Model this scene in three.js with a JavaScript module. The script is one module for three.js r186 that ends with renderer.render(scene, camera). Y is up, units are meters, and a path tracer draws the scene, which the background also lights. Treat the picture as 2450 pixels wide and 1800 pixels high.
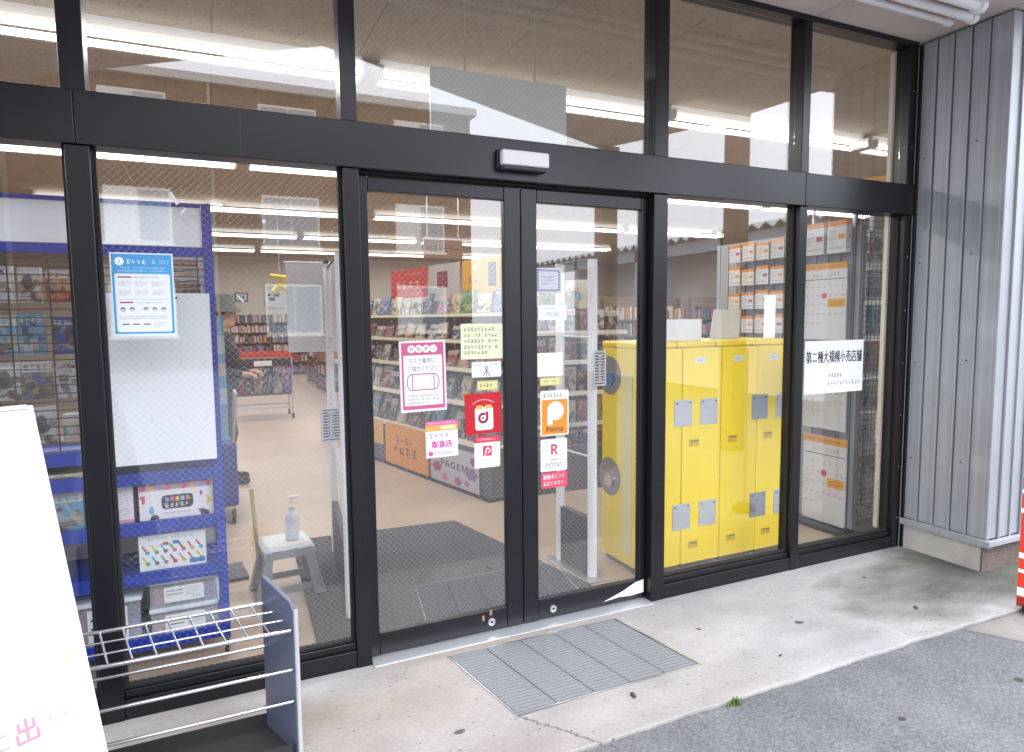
import * as THREE from 'three';
import { mergeGeometries } from 'three/addons/utils/BufferGeometryUtils.js';
import { RoundedBoxGeometry } from 'three/addons/geometries/RoundedBoxGeometry.js';
import { RectAreaLightUniformsLib } from 'three/addons/lights/RectAreaLightUniformsLib.js';

// ---------------------------------------------------------------- camera, sky, sun, exposure
const scene = new THREE.Scene();
const camera = new THREE.PerspectiveCamera(59.28, 1024 / 752, 0.05, 300);
camera.position.set(0, 1.53, 2.826);
{
  const yaw = 0.42823, pitch = -0.08656, roll = -0.00949;
  camera.lookAt(Math.sin(yaw) * Math.cos(pitch), 1.53 + Math.sin(pitch), 2.826 - Math.cos(yaw) * Math.cos(pitch));
  camera.rotateZ(roll);
}
const renderer = new THREE.WebGLRenderer({ antialias: true });
renderer.setSize(1024, 752);
renderer.toneMapping = THREE.LinearToneMapping;
renderer.toneMappingExposure = 2.3;
renderer.shadowMap.enabled = true;
RectAreaLightUniformsLib.init();
const LAMP = 15;                       // brightness of the shop's ceiling lamps

// seeded random numbers and tileable noise
let seed = 20231;
const rnd = () => { seed = (seed * 1664525 + 1013904223) >>> 0; return seed / 4294967296; };
const rr = (a, b) => a + (b - a) * rnd();
const pick = (a) => a[Math.floor(rnd() * a.length)];
const clamp = (v, a = 0, b = 1) => Math.min(b, Math.max(a, v));
const hash = (x, y, s) => { let h = (x * 374761393 + y * 668265263 + s * 974634777) | 0; h = Math.imul(h ^ (h >>> 13), 1274126177); return ((h ^ (h >>> 16)) >>> 0) / 4294967296; };
function noise(u, v, n, s = 0) {       // u, v in 0..1, n cells, tiles
  const x = u * n, y = v * n, xi = Math.floor(x), yi = Math.floor(y), fx = x - xi, fy = y - yi;
  const w = (t) => t * t * (3 - 2 * t), m = (k) => ((k % n) + n) % n;
  const a = hash(m(xi), m(yi), s), b = hash(m(xi + 1), m(yi), s), c = hash(m(xi), m(yi + 1), s), d = hash(m(xi + 1), m(yi + 1), s);
  return a + (b - a) * w(fx) + (c - a) * w(fy) + (a - b - c + d) * w(fx) * w(fy);
}
const fbm = (u, v, n, o = 4, s = 0) => { let r = 0, a = 0.5, t = 0; for (let i = 0; i < o; i++) { r += a * noise(u, v, n << i, s + i); t += a; a *= 0.55; } return r / t; };

// sky: a bright even overcast, a little brighter towards the zenith, faint cloud structure
{
  const w = 256, h = 128, d = new Float32Array(w * h * 4);
  for (let j = 0; j < h; j++) for (let i = 0; i < w; i++) {
    const el = (j + 0.5) / h - 0.5, up = Math.sin(Math.max(0, el) * Math.PI);
    const c = 0.82 + 0.32 * fbm(i / w, j / h, 6, 4, 3);
    const L = (el < 0 ? 0.55 : 0.78 + 0.5 * up) * c * 2.35, k = (j * w + i) * 4;
    d[k] = L * 0.935; d[k + 1] = L * 0.985; d[k + 2] = L * 1.09; d[k + 3] = 1;
  }
  const t = new THREE.DataTexture(d, w, h, THREE.RGBAFormat, THREE.FloatType);
  t.mapping = THREE.EquirectangularReflectionMapping; t.magFilter = THREE.LinearFilter; t.needsUpdate = true;
  scene.background = t; scene.environment = t;
}
const sun = new THREE.DirectionalLight(new THREE.Color().setRGB(1, 0.98, 0.95), 0.8);
sun.position.set(6, 12, 8.5); sun.target.position.set(1.5, 0, 0);
sun.castShadow = true; sun.shadow.radius = 45; sun.shadow.mapSize.set(2048, 2048);
Object.assign(sun.shadow.camera, { left: -16, right: 16, top: 16, bottom: -16, near: 0.5, far: 60 });
scene.add(sun, sun.target);

// ---------------------------------------------------------------- helpers
const taken = new Map();
function numbered(n) { const k = taken.get(n) || 0; taken.set(n, k + 1); return k ? n + '_' + String(k).padStart(3, '0') : n; }
function lit(o) { o.castShadow = true; o.receiveShadow = true; return o; }
function thing(name, label, category, at = [0, 0, 0], turn = 0, group) {
  const o = new THREE.Group(); o.name = numbered(name); o.position.set(...at); o.rotation.y = turn;
  o.userData = { label, category }; if (group) o.userData.group = group;
  scene.add(o); return o;
}
function part(name, geo, m, parent, extra) {
  const g = Array.isArray(geo) ? (geo.length > 1 ? mergeGeometries(geo.map((q) => (q.index ? q.toNonIndexed() : q))) : geo[0]) : geo;
  const o = lit(new THREE.Mesh(g, m)); o.name = name; parent.add(o);
  if (extra) Object.assign(o.userData, extra);
  return o;
}
function solo(name, label, category, geo, m, at = [0, 0, 0], turn = 0, group) {
  const o = part(numbered(name), geo, m, scene, { label, category }); o.position.set(...at); o.rotation.y = turn;
  if (group) o.userData.group = group; return o;
}
function struct(name, geo, m) { return part(name, geo, m, scene, { kind: 'structure' }); }
function boxUV(g, s = 1) {             // uv in metres / s, laid on each face from its own direction
  const p = g.attributes.position, n = g.attributes.normal, uv = new Float32Array(p.count * 2);
  for (let i = 0; i < p.count; i++) {
    const ax = Math.abs(n.getX(i)), ay = Math.abs(n.getY(i)), az = Math.abs(n.getZ(i));
    const [u, v] = ay >= ax && ay >= az ? [p.getX(i), p.getZ(i)] : ax >= az ? [p.getZ(i), p.getY(i)] : [p.getX(i), p.getY(i)];
    uv[2 * i] = u / s; uv[2 * i + 1] = v / s;
  }
  g.setAttribute('uv', new THREE.BufferAttribute(uv, 2)); return g;
}
function bx(x0, x1, y0, y1, z0, z1, r = 0) {
  const w = x1 - x0, h = y1 - y0, d = z1 - z0;
  const g = r ? new RoundedBoxGeometry(w, h, d, 1, Math.min(r, w / 2.1, h / 2.1, d / 2.1)) : new THREE.BoxGeometry(w, h, d);
  return boxUV(g.translate((x0 + x1) / 2, (y0 + y1) / 2, (z0 + z1) / 2));
}
function card(x0, x1, y0, y1, z0, z1) { // a box whose every face carries the whole print
  return new THREE.BoxGeometry(x1 - x0, y1 - y0, z1 - z0).translate((x0 + x1) / 2, (y0 + y1) / 2, (z0 + z1) / 2);
}
const V = (...a) => new THREE.Vector3(...a);
function rod(a, b, r, seg = 8, r2 = r) {
  const A = V(...a), B = V(...b), g = new THREE.CylinderGeometry(r2, r, A.distanceTo(B), seg);
  g.applyQuaternion(new THREE.Quaternion().setFromUnitVectors(V(0, 1, 0), B.clone().sub(A).normalize()));
  return g.translate((a[0] + b[0]) / 2, (a[1] + b[1]) / 2, (a[2] + b[2]) / 2);
}
const lathe = (pts, seg = 20) => new THREE.LatheGeometry(pts.map((p) => new THREE.Vector2(...p)), seg);
const rgb = (r, g, b) => new THREE.Color().setRGB(r, g, b);
const mat = (r, g, b, rough = 0.6, metal = 0, o = {}) => new THREE.MeshPhysicalMaterial({ color: rgb(r, g, b), roughness: rough, metalness: metal, ...o });
function tex(size, f, repeat = 1, srgb = true) {
  const d = new Uint8Array(size * size * 4);
  for (let j = 0; j < size; j++) for (let i = 0; i < size; i++) {
    const c = f(i / size, j / size, i, j), k = (j * size + i) * 4;
    d[k] = clamp(c[0]) * 255; d[k + 1] = clamp(c[1]) * 255; d[k + 2] = clamp(c[2]) * 255; d[k + 3] = 255;
  }
  const t = new THREE.DataTexture(d, size, size); t.wrapS = t.wrapT = THREE.RepeatWrapping; t.magFilter = THREE.LinearFilter;
  t.repeat.set(repeat, repeat); if (srgb) t.colorSpace = THREE.SRGBColorSpace; t.needsUpdate = true; return t;
}
function canvasTex(w, h, draw) {
  const c = document.createElement('canvas'); c.width = w; c.height = h; const x = c.getContext('2d');
  draw(x, w, h); const t = new THREE.CanvasTexture(c); t.colorSpace = THREE.SRGBColorSpace; t.magFilter = THREE.LinearFilter; return t;
}
const print = (w, h, draw, rough = 0.45, o = {}) => new THREE.MeshPhysicalMaterial({ color: rgb(0.8, 0.8, 0.8), map: canvasTex(w, h, draw), roughness: rough, ...o });

// strokes of the characters that the signs carry, on a grid of 100
const GL = {
  第: '10,18 45,18|25,5 12,28|28,18 35,28|52,18 92,18|65,5 55,28|70,18 78,28|15,38 85,38 85,54|15,54 85,54|15,54 12,70 90,70 86,92 78,90|50,38 50,98|48,70 20,96',
  二: '18,25 82,25|5,80 95,80', 種: '42,8 10,18|5,32 46,32|26,14 26,96|24,36 6,66|28,36 46,58|88,8 54,16|50,26 96,26|74,12 74,90|56,38 92,38 92,64 56,64 56,38|56,51 92,51|54,77 94,77|48,92 98,92',
  大: '6,36 94,36|50,6 50,40 30,75 8,95|52,42 70,75 94,95', 規: '8,22 44,22|4,48 48,48|26,6 26,48 18,75 4,92|28,52 46,80|56,8 90,8 90,62 56,62 56,8|56,26 90,26|56,44 90,44|66,62 62,82 48,95|80,62 80,92 97,92 97,80',
  模: '4,28 40,28|22,6 22,96|20,32 4,66|24,34 40,58|44,16 96,16|58,6 58,26|82,6 82,26|52,32 88,32 88,58 52,58 52,32|52,45 88,45|44,70 97,70|70,58 68,74 44,95|72,74 96,95',
  小: '50,6 50,92 38,88|26,36 8,72|74,36 94,72', 売: '14,14 86,14|50,4 50,32|22,32 78,32|8,62 8,46 92,46 92,62|36,56 32,78 8,96|62,54 62,92 92,92 94,78',
  店: '50,4 50,14|10,16 94,16|16,16 14,60 4,94|56,26 56,56|56,40 90,40|32,58 86,58 86,92 32,92 32,58',
  舗: '24,6 4,30|24,6 48,28|14,34 38,34|6,46 46,46|26,30 26,62|12,62 42,62 42,92 12,92 12,62|54,20 97,20|75,6 75,96|58,36 94,36 94,96|58,36 58,96|58,54 94,54|58,72 94,72|86,6 94,14',
  内: '12,28 88,28 88,92 78,90|12,28 12,96|50,6 50,36 26,76|52,42 76,70', に: '16,12 12,50 18,92|42,24 88,22|40,66 46,84 90,84', 出: '50,4 50,90|22,14 22,44 78,44 78,14|12,56 12,90 88,90 88,56',
  取: '6,12 54,12|14,12 14,80|44,12 44,96|14,34 44,34|14,56 44,56|4,82 48,76|56,24 90,24 80,62 54,94|58,40 72,70 96,94', 扱: '6,28 40,28|24,6 24,92 14,88|4,64 40,54|46,14 82,14 74,44 92,44 82,70 52,96|58,14 56,60 40,94|60,48 76,76 97,94',
  お: '14,28 58,28|34,8 34,80 22,88 10,76 30,56 62,46 86,58 84,80 62,90|70,18 88,34', ね: '28,6 28,94|8,28 38,26 8,72|34,44 62,22 84,40 82,78 66,90 54,80 66,70 94,90',
  が: '8,34 60,30 56,80 42,90|36,8 30,50 10,88|66,28 78,56|74,8 82,22|88,4 96,18', い: '16,16 14,60 28,84 38,68|68,24 84,46 88,68', マ: '8,20 90,20 54,62|36,48 66,82', ス: '14,16 80,16 58,54 10,92|56,56 90,90',
  ク: '38,6 26,34 8,56|34,22 86,22 72,64 28,94', 着: '14,14 86,14|30,4 38,14|70,4 62,14|20,28 80,28|6,42 94,42|48,14 48,42|40,42 8,80|34,56 82,56 82,96 34,96 34,56|34,70 82,70|34,83 82,83',
  用: '16,10 86,10 86,92 76,90|16,10 14,70 6,94|50,10 50,92|16,36 86,36|16,62 86,62', ご: '20,24 74,24|16,70 28,86 86,84|78,4 84,16|90,2 96,14', 協: '4,34 40,34|22,6 22,96|48,22 90,22 86,46|66,6 62,30 48,50|46,64 66,64 62,92|54,52 44,94|74,64 96,64 92,92|82,52 72,94',
  力: '10,30 86,30 80,90 66,88|44,6 40,50 8,94', く: '68,6 24,50 72,94', だ: '8,28 54,26|32,6 8,94|54,48 88,46|52,74 58,86 92,86|74,8 82,22|88,4 96,18', さ: '10,28 88,24|44,6 70,60|70,58 30,60 16,76 34,90 74,90',
  ベ: '6,62 32,28 94,78|64,14 74,28|80,8 90,22', ト: '34,6 34,94|36,42 76,62', セ: '6,38 92,30 76,54|34,8 34,82 88,84', ラ: '18,12 80,12|10,36 88,36 72,70 34,94', ー: '8,50 92,50', ポ: '10,34 90,34|50,8 50,92 40,86|30,52 12,80|70,52 88,80|88,4 96,14', イ: '84,6 50,44 10,62|56,40 56,96', ン: '12,16 36,32|14,90 60,70 90,24', '、': '10,70 26,90',
};
function glyphs(c, str, x, y, w, h, color, lw = 0.11, gap = 0.06) {
  c.strokeStyle = color; c.lineCap = 'round'; c.lineJoin = 'round';
  [...str].forEach((ch, i) => {
    const ox = x + i * w * (1 + gap); if (!GL[ch]) return;
    c.lineWidth = Math.min(w, h) * lw;
    for (const s of GL[ch].split('|')) { c.beginPath(); s.split(' ').forEach((p, k) => { const [a, b] = p.split(',').map(Number); c[k ? 'lineTo' : 'moveTo'](ox + a / 100 * w, y + b / 100 * h); }); c.stroke(); }
  });
}
function fineprint(c, x, y, w, h, rows, color) {             // print too small to read: rows of tiny character-like marks
  c.strokeStyle = color; const rh = h / rows, ch = rh * (rows > 1 ? 0.66 : 0.9), cw = ch * 0.86; c.lineWidth = Math.max(1, ch * 0.12); c.lineCap = 'butt';
  for (let r = 0; r < rows; r++) { const n = Math.floor(w / (cw * 1.12)), end = rows > 2 && r === rows - 1 ? n * rr(0.4, 0.8) : n;
    for (let q = 0; q < end; q++) { if (rnd() < 0.06) continue; const X = x + q * cw * 1.12, Y = y + r * rh + (rh - ch) / 2, L = (a, b, d, e) => { c.beginPath(); c.moveTo(X + a * cw, Y + b * ch); c.lineTo(X + d * cw, Y + e * ch); c.stroke(); };
      const k = 1 + Math.floor(rnd() * 3); for (let m = 0; m < k; m++) { const v = (m + 0.5 + rr(-0.2, 0.2)) / k; L(rr(0, 0.15), v, rr(0.75, 0.95), v + rr(-0.05, 0.05)); } L(rr(0.2, 0.7), rr(0, 0.2), rr(0.2, 0.7), rr(0.8, 1)); if (rnd() < 0.5) L(0.1, rr(0.6, 0.8), rr(0.5, 0.9), 1); } }
}
const fill = (c, col, x, y, w, h) => { c.fillStyle = col; c.fillRect(x, y, w, h); };
function rrect(c, x, y, w, h, r, col) { c.fillStyle = col; c.beginPath(); c.moveTo(x + r, y); c.arcTo(x + w, y, x + w, y + h, r); c.arcTo(x + w, y + h, x, y + h, r); c.arcTo(x, y + h, x, y, r); c.arcTo(x, y, x + w, y, r); c.closePath(); c.fill(); }
const words = (c, s, x, y, size, col, o = {}) => { c.fillStyle = col; c.font = (o.bold === false ? '' : 'bold ') + size + 'px sans-serif'; c.textAlign = o.align || 'center'; c.textBaseline = 'middle'; c.fillText(s, x, y); };
const ORD = ['first', 'second', 'third', 'fourth', 'fifth', 'sixth', 'seventh', 'eighth', 'ninth', 'tenth', 'eleventh', 'twelfth', 'thirteenth', 'fourteenth', 'fifteenth', 'sixteenth', 'seventeenth', 'eighteenth'];

// ---------------------------------------------------------------- materials
const concreteTile = tex(512, (u, v, i, j) => { const n = fbm(u, v, 8, 5, 11), f = hash(i, j, 5), k = 0.70 + 0.16 * (n - 0.5) + 0.07 * (f - 0.5) - (f > 0.992 ? 0.16 : 0); return [k, k * 0.975, k * 0.94]; });
const asphaltTex = tex(1024, (u, v, i, j) => {
  const n = fbm(u, v, 6, 4, 21), g = noise(u, v, 256, 8), f = noise(u, v, 128, 31), s = hash(i >> 1, j >> 1, 7);
  let k = 0.41 + 0.10 * (n - 0.5) + 0.08 * (g - 0.5) + 0.08 * (f - 0.5); if (s > 0.985) k += 0.15; if (s < 0.02) k -= 0.1;
  return [k * 1.0, k * 1.0, k * 1.035];
});
const grainBump = tex(512, (u, v) => { const g = noise(u, v, 128, 8) * 0.6 + noise(u, v, 256, 9) * 0.4; return [g, g, g]; }, 1, false);
const M = {
  asphalt: new THREE.MeshPhysicalMaterial({ map: asphaltTex, roughness: 0.92, bumpMap: grainBump, bumpScale: 0.004 }),
  concrete: new THREE.MeshPhysicalMaterial({ map: concreteTile, roughness: 0.88 }),
  black: new THREE.MeshPhysicalMaterial({ roughness: 0.3, metalness: 0.1, map: canvasTex(1024, 1024, (c, w, h) => {
    fill(c, '#15151a', 0, 0, w, h); for (let k = 0; k < 260; k++) { c.strokeStyle = pick(['#2c2c32', '#24242a', '#3a3a40']); c.lineWidth = rr(0.6, 1.6); const x = rr(0, w), y = rr(0, h), a = rr(0, 6.3), l = rr(3, 34); c.beginPath(); c.moveTo(x, y); c.lineTo(x + Math.cos(a) * l, y + Math.sin(a) * l); c.stroke(); }
    for (let k = 0; k < 900; k++) { c.fillStyle = pick(['#2a2a2e', '#34343a', '#1c1c20', '#4a4844']); c.fillRect(rr(0, w), rr(0, h), rr(1, 3), rr(1, 3)); } }) }),
  gasket: mat(0.012, 0.012, 0.013, 0.8),
  glass: new THREE.MeshPhysicalMaterial({ color: 0xffffff, roughness: 0, metalness: 0, transmission: 1, thickness: 0, ior: 1.72 }),
  wire: mat(0.5, 0.5, 0.5, 0.4, 0.8),
  white: mat(0.8, 0.8, 0.79, 0.45), paper: mat(0.82, 0.82, 0.81, 0.7), chrome: mat(0.7, 0.7, 0.72, 0.22, 1), steel: mat(0.55, 0.56, 0.58, 0.36, 0.9),
  alu: mat(0.62, 0.64, 0.67, 0.38, 0.55), blue: mat(0.005, 0.036, 0.33, 0.4), darkgrey: mat(0.06, 0.062, 0.07, 0.6), rubber: mat(0.02, 0.02, 0.02, 0.85), grey: mat(0.25, 0.26, 0.28, 0.6),
  cream: mat(0.68, 0.63, 0.5, 0.6), yellow: mat(0.9, 0.68, 0.02, 0.34), orange: mat(0.72, 0.3, 0.02, 0.5), red: mat(0.5, 0.03, 0.03, 0.5),
  clear: new THREE.MeshPhysicalMaterial({ color: rgb(0.92, 0.95, 0.97), roughness: 0.08, transmission: 0.85, thickness: 0, ior: 1.45 }),
};
const clad = new THREE.MeshPhysicalMaterial({ color: rgb(0.95, 0.97, 1), map: tex(512, (u, v, i) => { const k = 0.66 + 0.08 * (fbm(u, v, 5, 4, 41) - 0.5) + 0.05 * (noise(u, 0.5, 128, 42) - 0.5); return [k * 0.95, k * 0.96, k * 0.98]; }), roughness: 0.42, metalness: 0.15 });

// ---------------------------------------------------------------- ground outside
struct('asphalt_ground', boxUV(new THREE.PlaneGeometry(90, 60).rotateX(-Math.PI / 2).translate(4, -0.014, 29.9), 1.15), M.asphalt);
{ // concrete apron, its near edge slightly ragged; dirt, rust wash and moss as seen on it
  const edge = [], x0 = -7, x1 = 9;
  for (let x = x0; x <= x1; x += 0.03) edge.push([x, (x < 3.35 ? 0.885 : 0.885 + (x - 3.35) * 0.02) + 0.004 * Math.sin(x * 1.7) + 0.012 * (noise((x + 7) / 16, 0.3, 64, 3) - 0.5) + 0.012 * (noise((x + 7) / 16, 0.6, 256, 5) - 0.5)]);
  const s = new THREE.Shape(); s.moveTo(x0, 0.2); for (const [x, z] of edge) s.lineTo(x, -z); s.lineTo(x1, 0.2);
  // opening under the grate
  const h = new THREE.Path(); [[0.925, -0.085], [1.815, -0.075], [1.905, -0.615], [1.015, -0.625]].forEach(([a, b], i) => h[i ? 'lineTo' : 'moveTo'](a, b)); s.holes.push(h);
  const g = new THREE.ExtrudeGeometry(s, { depth: 0.18, bevelEnabled: true, bevelSize: 0.004, bevelThickness: 0.004, bevelSegments: 1 }).rotateX(-Math.PI / 2).translate(0, -0.184, 0);
  const p = g.attributes.position, uv = g.attributes.uv; for (let i = 0; i < p.count; i++) uv.setXY(i, (p.getX(i) - x0) / (x1 - x0), p.getZ(i) + 0.1);
  const map = canvasTex(2048, 256, (c, w, hh) => {
    const im = c.createImageData(w, hh);
    for (let j = 0; j < hh; j++) for (let i = 0; i < w; i++) {
      const x = x0 + (i / w) * (x1 - x0), z = (1 - j / hh) - 0.1, u = i / w, v = j / hh * 0.125;
      const n = fbm(u, v, 48, 5, 51) - 0.5, m = fbm(u, v, 14, 4, 52) - 0.5, f = hash(i, j, 53);
      let k = 0.635 + 0.16 * n + 0.11 * m + 0.06 * (f - 0.5), wr = 0, gr = 0;
      const door = clamp(1 - Math.abs(z - 0.05) / 0.05) * clamp((x - 0.5) * 4) * clamp((2.2 - x) * 4) * 0.8 * clamp(0.4 + 3 * (m + n)); const warm = door + clamp(0.5 + 2.6 * m + 0.9 * (z - 0.45)) * clamp((2.4 - x) / 1.2) + clamp(0.9 - Math.abs(x + 0.1) / 0.7) * clamp(0.8 - Math.abs(z - 0.28) / 0.2) * 1.2;
      wr = warm * 0.8;
      const dx = (x - 4.0) / 0.95, dz = (z - 0.5) / 0.36, dirt = clamp(1.35 - Math.hypot(dx, dz) + 1.5 * n + 1.3 * m); gr = dirt;
      k -= 0.09 * wr + 0.33 * gr;
      if (f < 0.0016) k -= 0.3;
      { const ct = (z - 0.63) / 0.27, cxp = 1.02 + ct * 0.2 + 0.02 * (noise(u * 4 % 1, z, 64, 9) - 0.5); if (ct > 0 && ct < 1.1 && Math.abs(x - cxp) < 0.005) k -= 0.2; }   // hairline crack
      const green = gr * clamp(0.4 + 3 * m) * 0.02, o = (j * w + i) * 4;
      im.data[o] = clamp(k * (1 + 0.025 * wr)) * 255; im.data[o + 1] = clamp(k * (0.985 - 0.03 * wr) + green * 0.6) * 255; im.data[o + 2] = clamp(k * (0.985 - 0.09 * wr - 0.03 * gr) - green) * 255; im.data[o + 3] = 255;
    }
    c.putImageData(im, 0, 0);
  });
  struct('concrete_apron', g, new THREE.MeshPhysicalMaterial({ map, roughness: 0.86, bumpMap: grainBump, bumpScale: 0.0006 }));
}
{ // older, paler patch of paving at the right
  const s = new THREE.Shape(); [[3.3, 0.905], [3.5, 1.24], [4.2, 1.33], [5.6, 1.3], [9, 1.25], [9, 0.99]].forEach(([x, z], i) => s[i ? 'lineTo' : 'moveTo'](x, -z));
  const g = new THREE.ExtrudeGeometry(s, { depth: 0.012, bevelEnabled: false }).rotateX(-Math.PI / 2).translate(0, -0.0185, 0);
  struct('paving_patch', boxUV(g, 1.4), new THREE.MeshPhysicalMaterial({ color: rgb(0.5, 0.49, 0.49), map: concreteTile, roughness: 0.9, bumpMap: grainBump, bumpScale: 0.003 }));
}
[[2.75, 1.5, 0.03, 'in the middle'], [3.05, 1.28, 0.022, 'towards the paving patch'], [2.35, 1.25, 0.016, 'nearest the concrete edge'], [2.2, 1.75, 0.035, 'nearest the viewer'], [2.95, 1.95, 0.02, 'farthest from the windows']].forEach(([x, z, r, w], i) => {
  const s = new THREE.Shape(); for (let k = 0; k < 14; k++) { const a = k / 14 * 6.283, q = r * (0.75 + 0.4 * hash(k, i, 3)); s[k ? 'lineTo' : 'moveTo'](Math.cos(a) * q, Math.sin(a) * q * 0.8); }
  solo('gum_spot', 'dark trodden gum spot on the asphalt, ' + w, 'gum spot', new THREE.ExtrudeGeometry(s, { depth: 0.0015, bevelEnabled: false }).rotateX(-Math.PI / 2), mat(0.05, 0.046, 0.045, 0.85), [x, -0.0135, z], 0, 'gum spots on the asphalt');
});
{ // pit and grate by the door
  const t = thing('floor_grate', 'grey steel foot grate let into the concrete before the doors', 'grate', [1.415, 0, 0.35], -0.01);
  const sh = (z) => (z) * 0.181;       // the grate lies slightly askew
  const q = (g) => { const p = g.attributes.position; for (let i = 0; i < p.count; i++) p.setX(i, p.getX(i) + sh(p.getZ(i))); g.computeVertexNormals(); return g; };
  part('pit', q(bx(-0.45, 0.45, -0.12, -0.1, -0.272, 0.272)), M.darkgrey, t);
  for (const [a, b, c, d] of [[-0.45, 0.45, -0.272, -0.262], [-0.45, 0.45, 0.262, 0.272], [-0.45, -0.442, -0.262, 0.262], [0.442, 0.45, -0.262, 0.262]]) part('frame_bar', q(bx(a, b, -0.03, 0.004, c, d)), M.steel, t);
  const gpm = mat(0.25, 0.262, 0.28, 0.5, 0.15);
  for (let k = 0; k < 5; k++) {
    const x0 = -0.44 + k * 0.176, bars = [];
    for (let z = -0.252; z < 0.26; z += 0.0216) bars.push(q(bx(x0 + 0.003, x0 + 0.172, -0.03, 0.003, z - 0.0082, z + 0.0082)));
    for (const x of [x0 + 0.004, x0 + 0.168]) bars.push(q(bx(x - 0.002, x + 0.002, -0.03, 0.0005, -0.26, 0.26)));
    part('grate_panel', bars, gpm, t);
  }
}
{ // dry leaves and grit lying about
  const lm = [mat(0.1, 0.085, 0.07, 0.8), mat(0.06, 0.055, 0.05, 0.8)];
  const spots = [[0.78, 0.62, 'by the left near corner of the grate'], [1.5, 0.7, 'between the grate and the asphalt edge'], [2.62, 0.52, 'in the middle of the bare concrete'], [3.3, 0.66, 'near the concrete edge below the cladding'], [2.12, 0.36, 'right of the grate near the black sill'], [2.28, 0.72, 'near the asphalt edge right of the grate'], [3.42, 0.27, 'before the rightmost window sill']];
  spots.forEach(([x, z, where], i) => {
    const r = i > 3 ? 0.010 : 0.018, g = new THREE.SphereGeometry(r, 7, 4); const p = g.attributes.position;
    for (let k = 0; k < p.count; k++) p.setXYZ(k, p.getX(k) * 1.3, p.getY(k) * 0.22 + 0.12 * (p.getX(k) ** 2) / r, p.getZ(k) * (0.55 + 0.2 * Math.sin(k)));
    g.computeVertexNormals(); solo('fallen_leaf', 'small dark dry leaf lying ' + where, 'leaf', g, lm[i % 2], [x, 0.004, z], i * 1.3, 'dry leaves on the concrete');
  });
  const t = thing('weed_tuft', 'small green weed growing in the joint between concrete and asphalt', 'weed', [1.84, -0.014, 0.905]);
  const gs = []; for (let k = 0; k < 80; k++) { const a = rr(0, 6.28), d = rr(0, 0.03), g = new THREE.PlaneGeometry(0.005, rr(0.008, 0.018)).rotateX(rr(-1, 1)).rotateY(a); gs.push(g.translate(Math.cos(a) * d * 1.4, rr(0.004, 0.02), Math.sin(a) * d * 0.5)); }
  part('leaves', gs, mat(0.1, 0.16, 0.03, 0.8, 0, { side: THREE.DoubleSide }), t, { kind: 'stuff' });
}

// ---------------------------------------------------------------- shop room
const floorTex = tex(512, (u, v, i, j) => { const n = fbm(u, v, 5, 4, 61) - 0.5, k = 0.655 + 0.06 * n + 0.035 * (hash(i, j, 6) - 0.5); return [k, k * 0.88, k * 0.775]; });
struct('shop_floor', boxUV(bx(-9, 13, -0.12, 0, -17.2, -0.1), 1.6), new THREE.MeshPhysicalMaterial({ map: floorTex, roughness: 0.38 }));
const ceilMat = new THREE.MeshPhysicalMaterial({ map: tex(512, (u, v, i, j) => { const h = noise(u, v, 96, 4), k = 0.64 + 0.05 * (fbm(u, v, 6, 4, 3) - 0.5) - (h > 0.83 ? 0.13 : 0) + 0.03 * (hash(i, j, 1) - 0.5); return [k, k * 0.93, k * 0.85]; }), roughness: 0.9 });
const ceiling = struct('shop_ceiling', bx(-9, 13, 3.345, 3.5, -17.2, -0.1), M.grey);
for (let i = 0; i < 24; i++) for (let j = 0; j < 6; j++) { // ceiling boards
  const x = -9 + i * 0.91, z0 = -0.11 - j * 1.82; if (x > 12.5) continue;
  part('ceiling_board', boxUV(bx(x, x + 0.906, 3.33, 3.344, z0 - 1.816, z0), 0.9), ceilMat, ceiling);
}
part('ceiling_board', boxUV(bx(-9, 13, 3.33, 3.344, -17.2, -11.04), 0.9), ceilMat, ceiling);
const wallMat = mat(0.58, 0.54, 0.49, 0.85);
struct('shop_back_wall', bx(-9.2, 13.2, 0, 3.5, -17.4, -17.2), wallMat);
struct('shop_side_wall_left', bx(-9.2, -9, 0, 3.5, -17.2, -0.1), wallMat);
struct('shop_side_wall_right', bx(13, 13.2, 0, 3.5, -17.2, -0.1), wallMat);
struct('front_wall_right', bx(4.101, 13.2, 0, 3.9, -0.16, 0), mat(0.5, 0.5, 0.5, 0.8));
struct('front_wall_left', bx(-9.2, -1.36, 0, 3.9, -0.16, 0), mat(0.5, 0.5, 0.5, 0.8));
struct('front_lintel', bx(-1.36, 4.101, 3.24, 3.9, -0.16, -0.012), mat(0.4, 0.4, 0.4, 0.8));
struct('roof', bx(-9.2, 13.2, 3.502, 3.6, -17.4, -0.16), M.grey);

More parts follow.
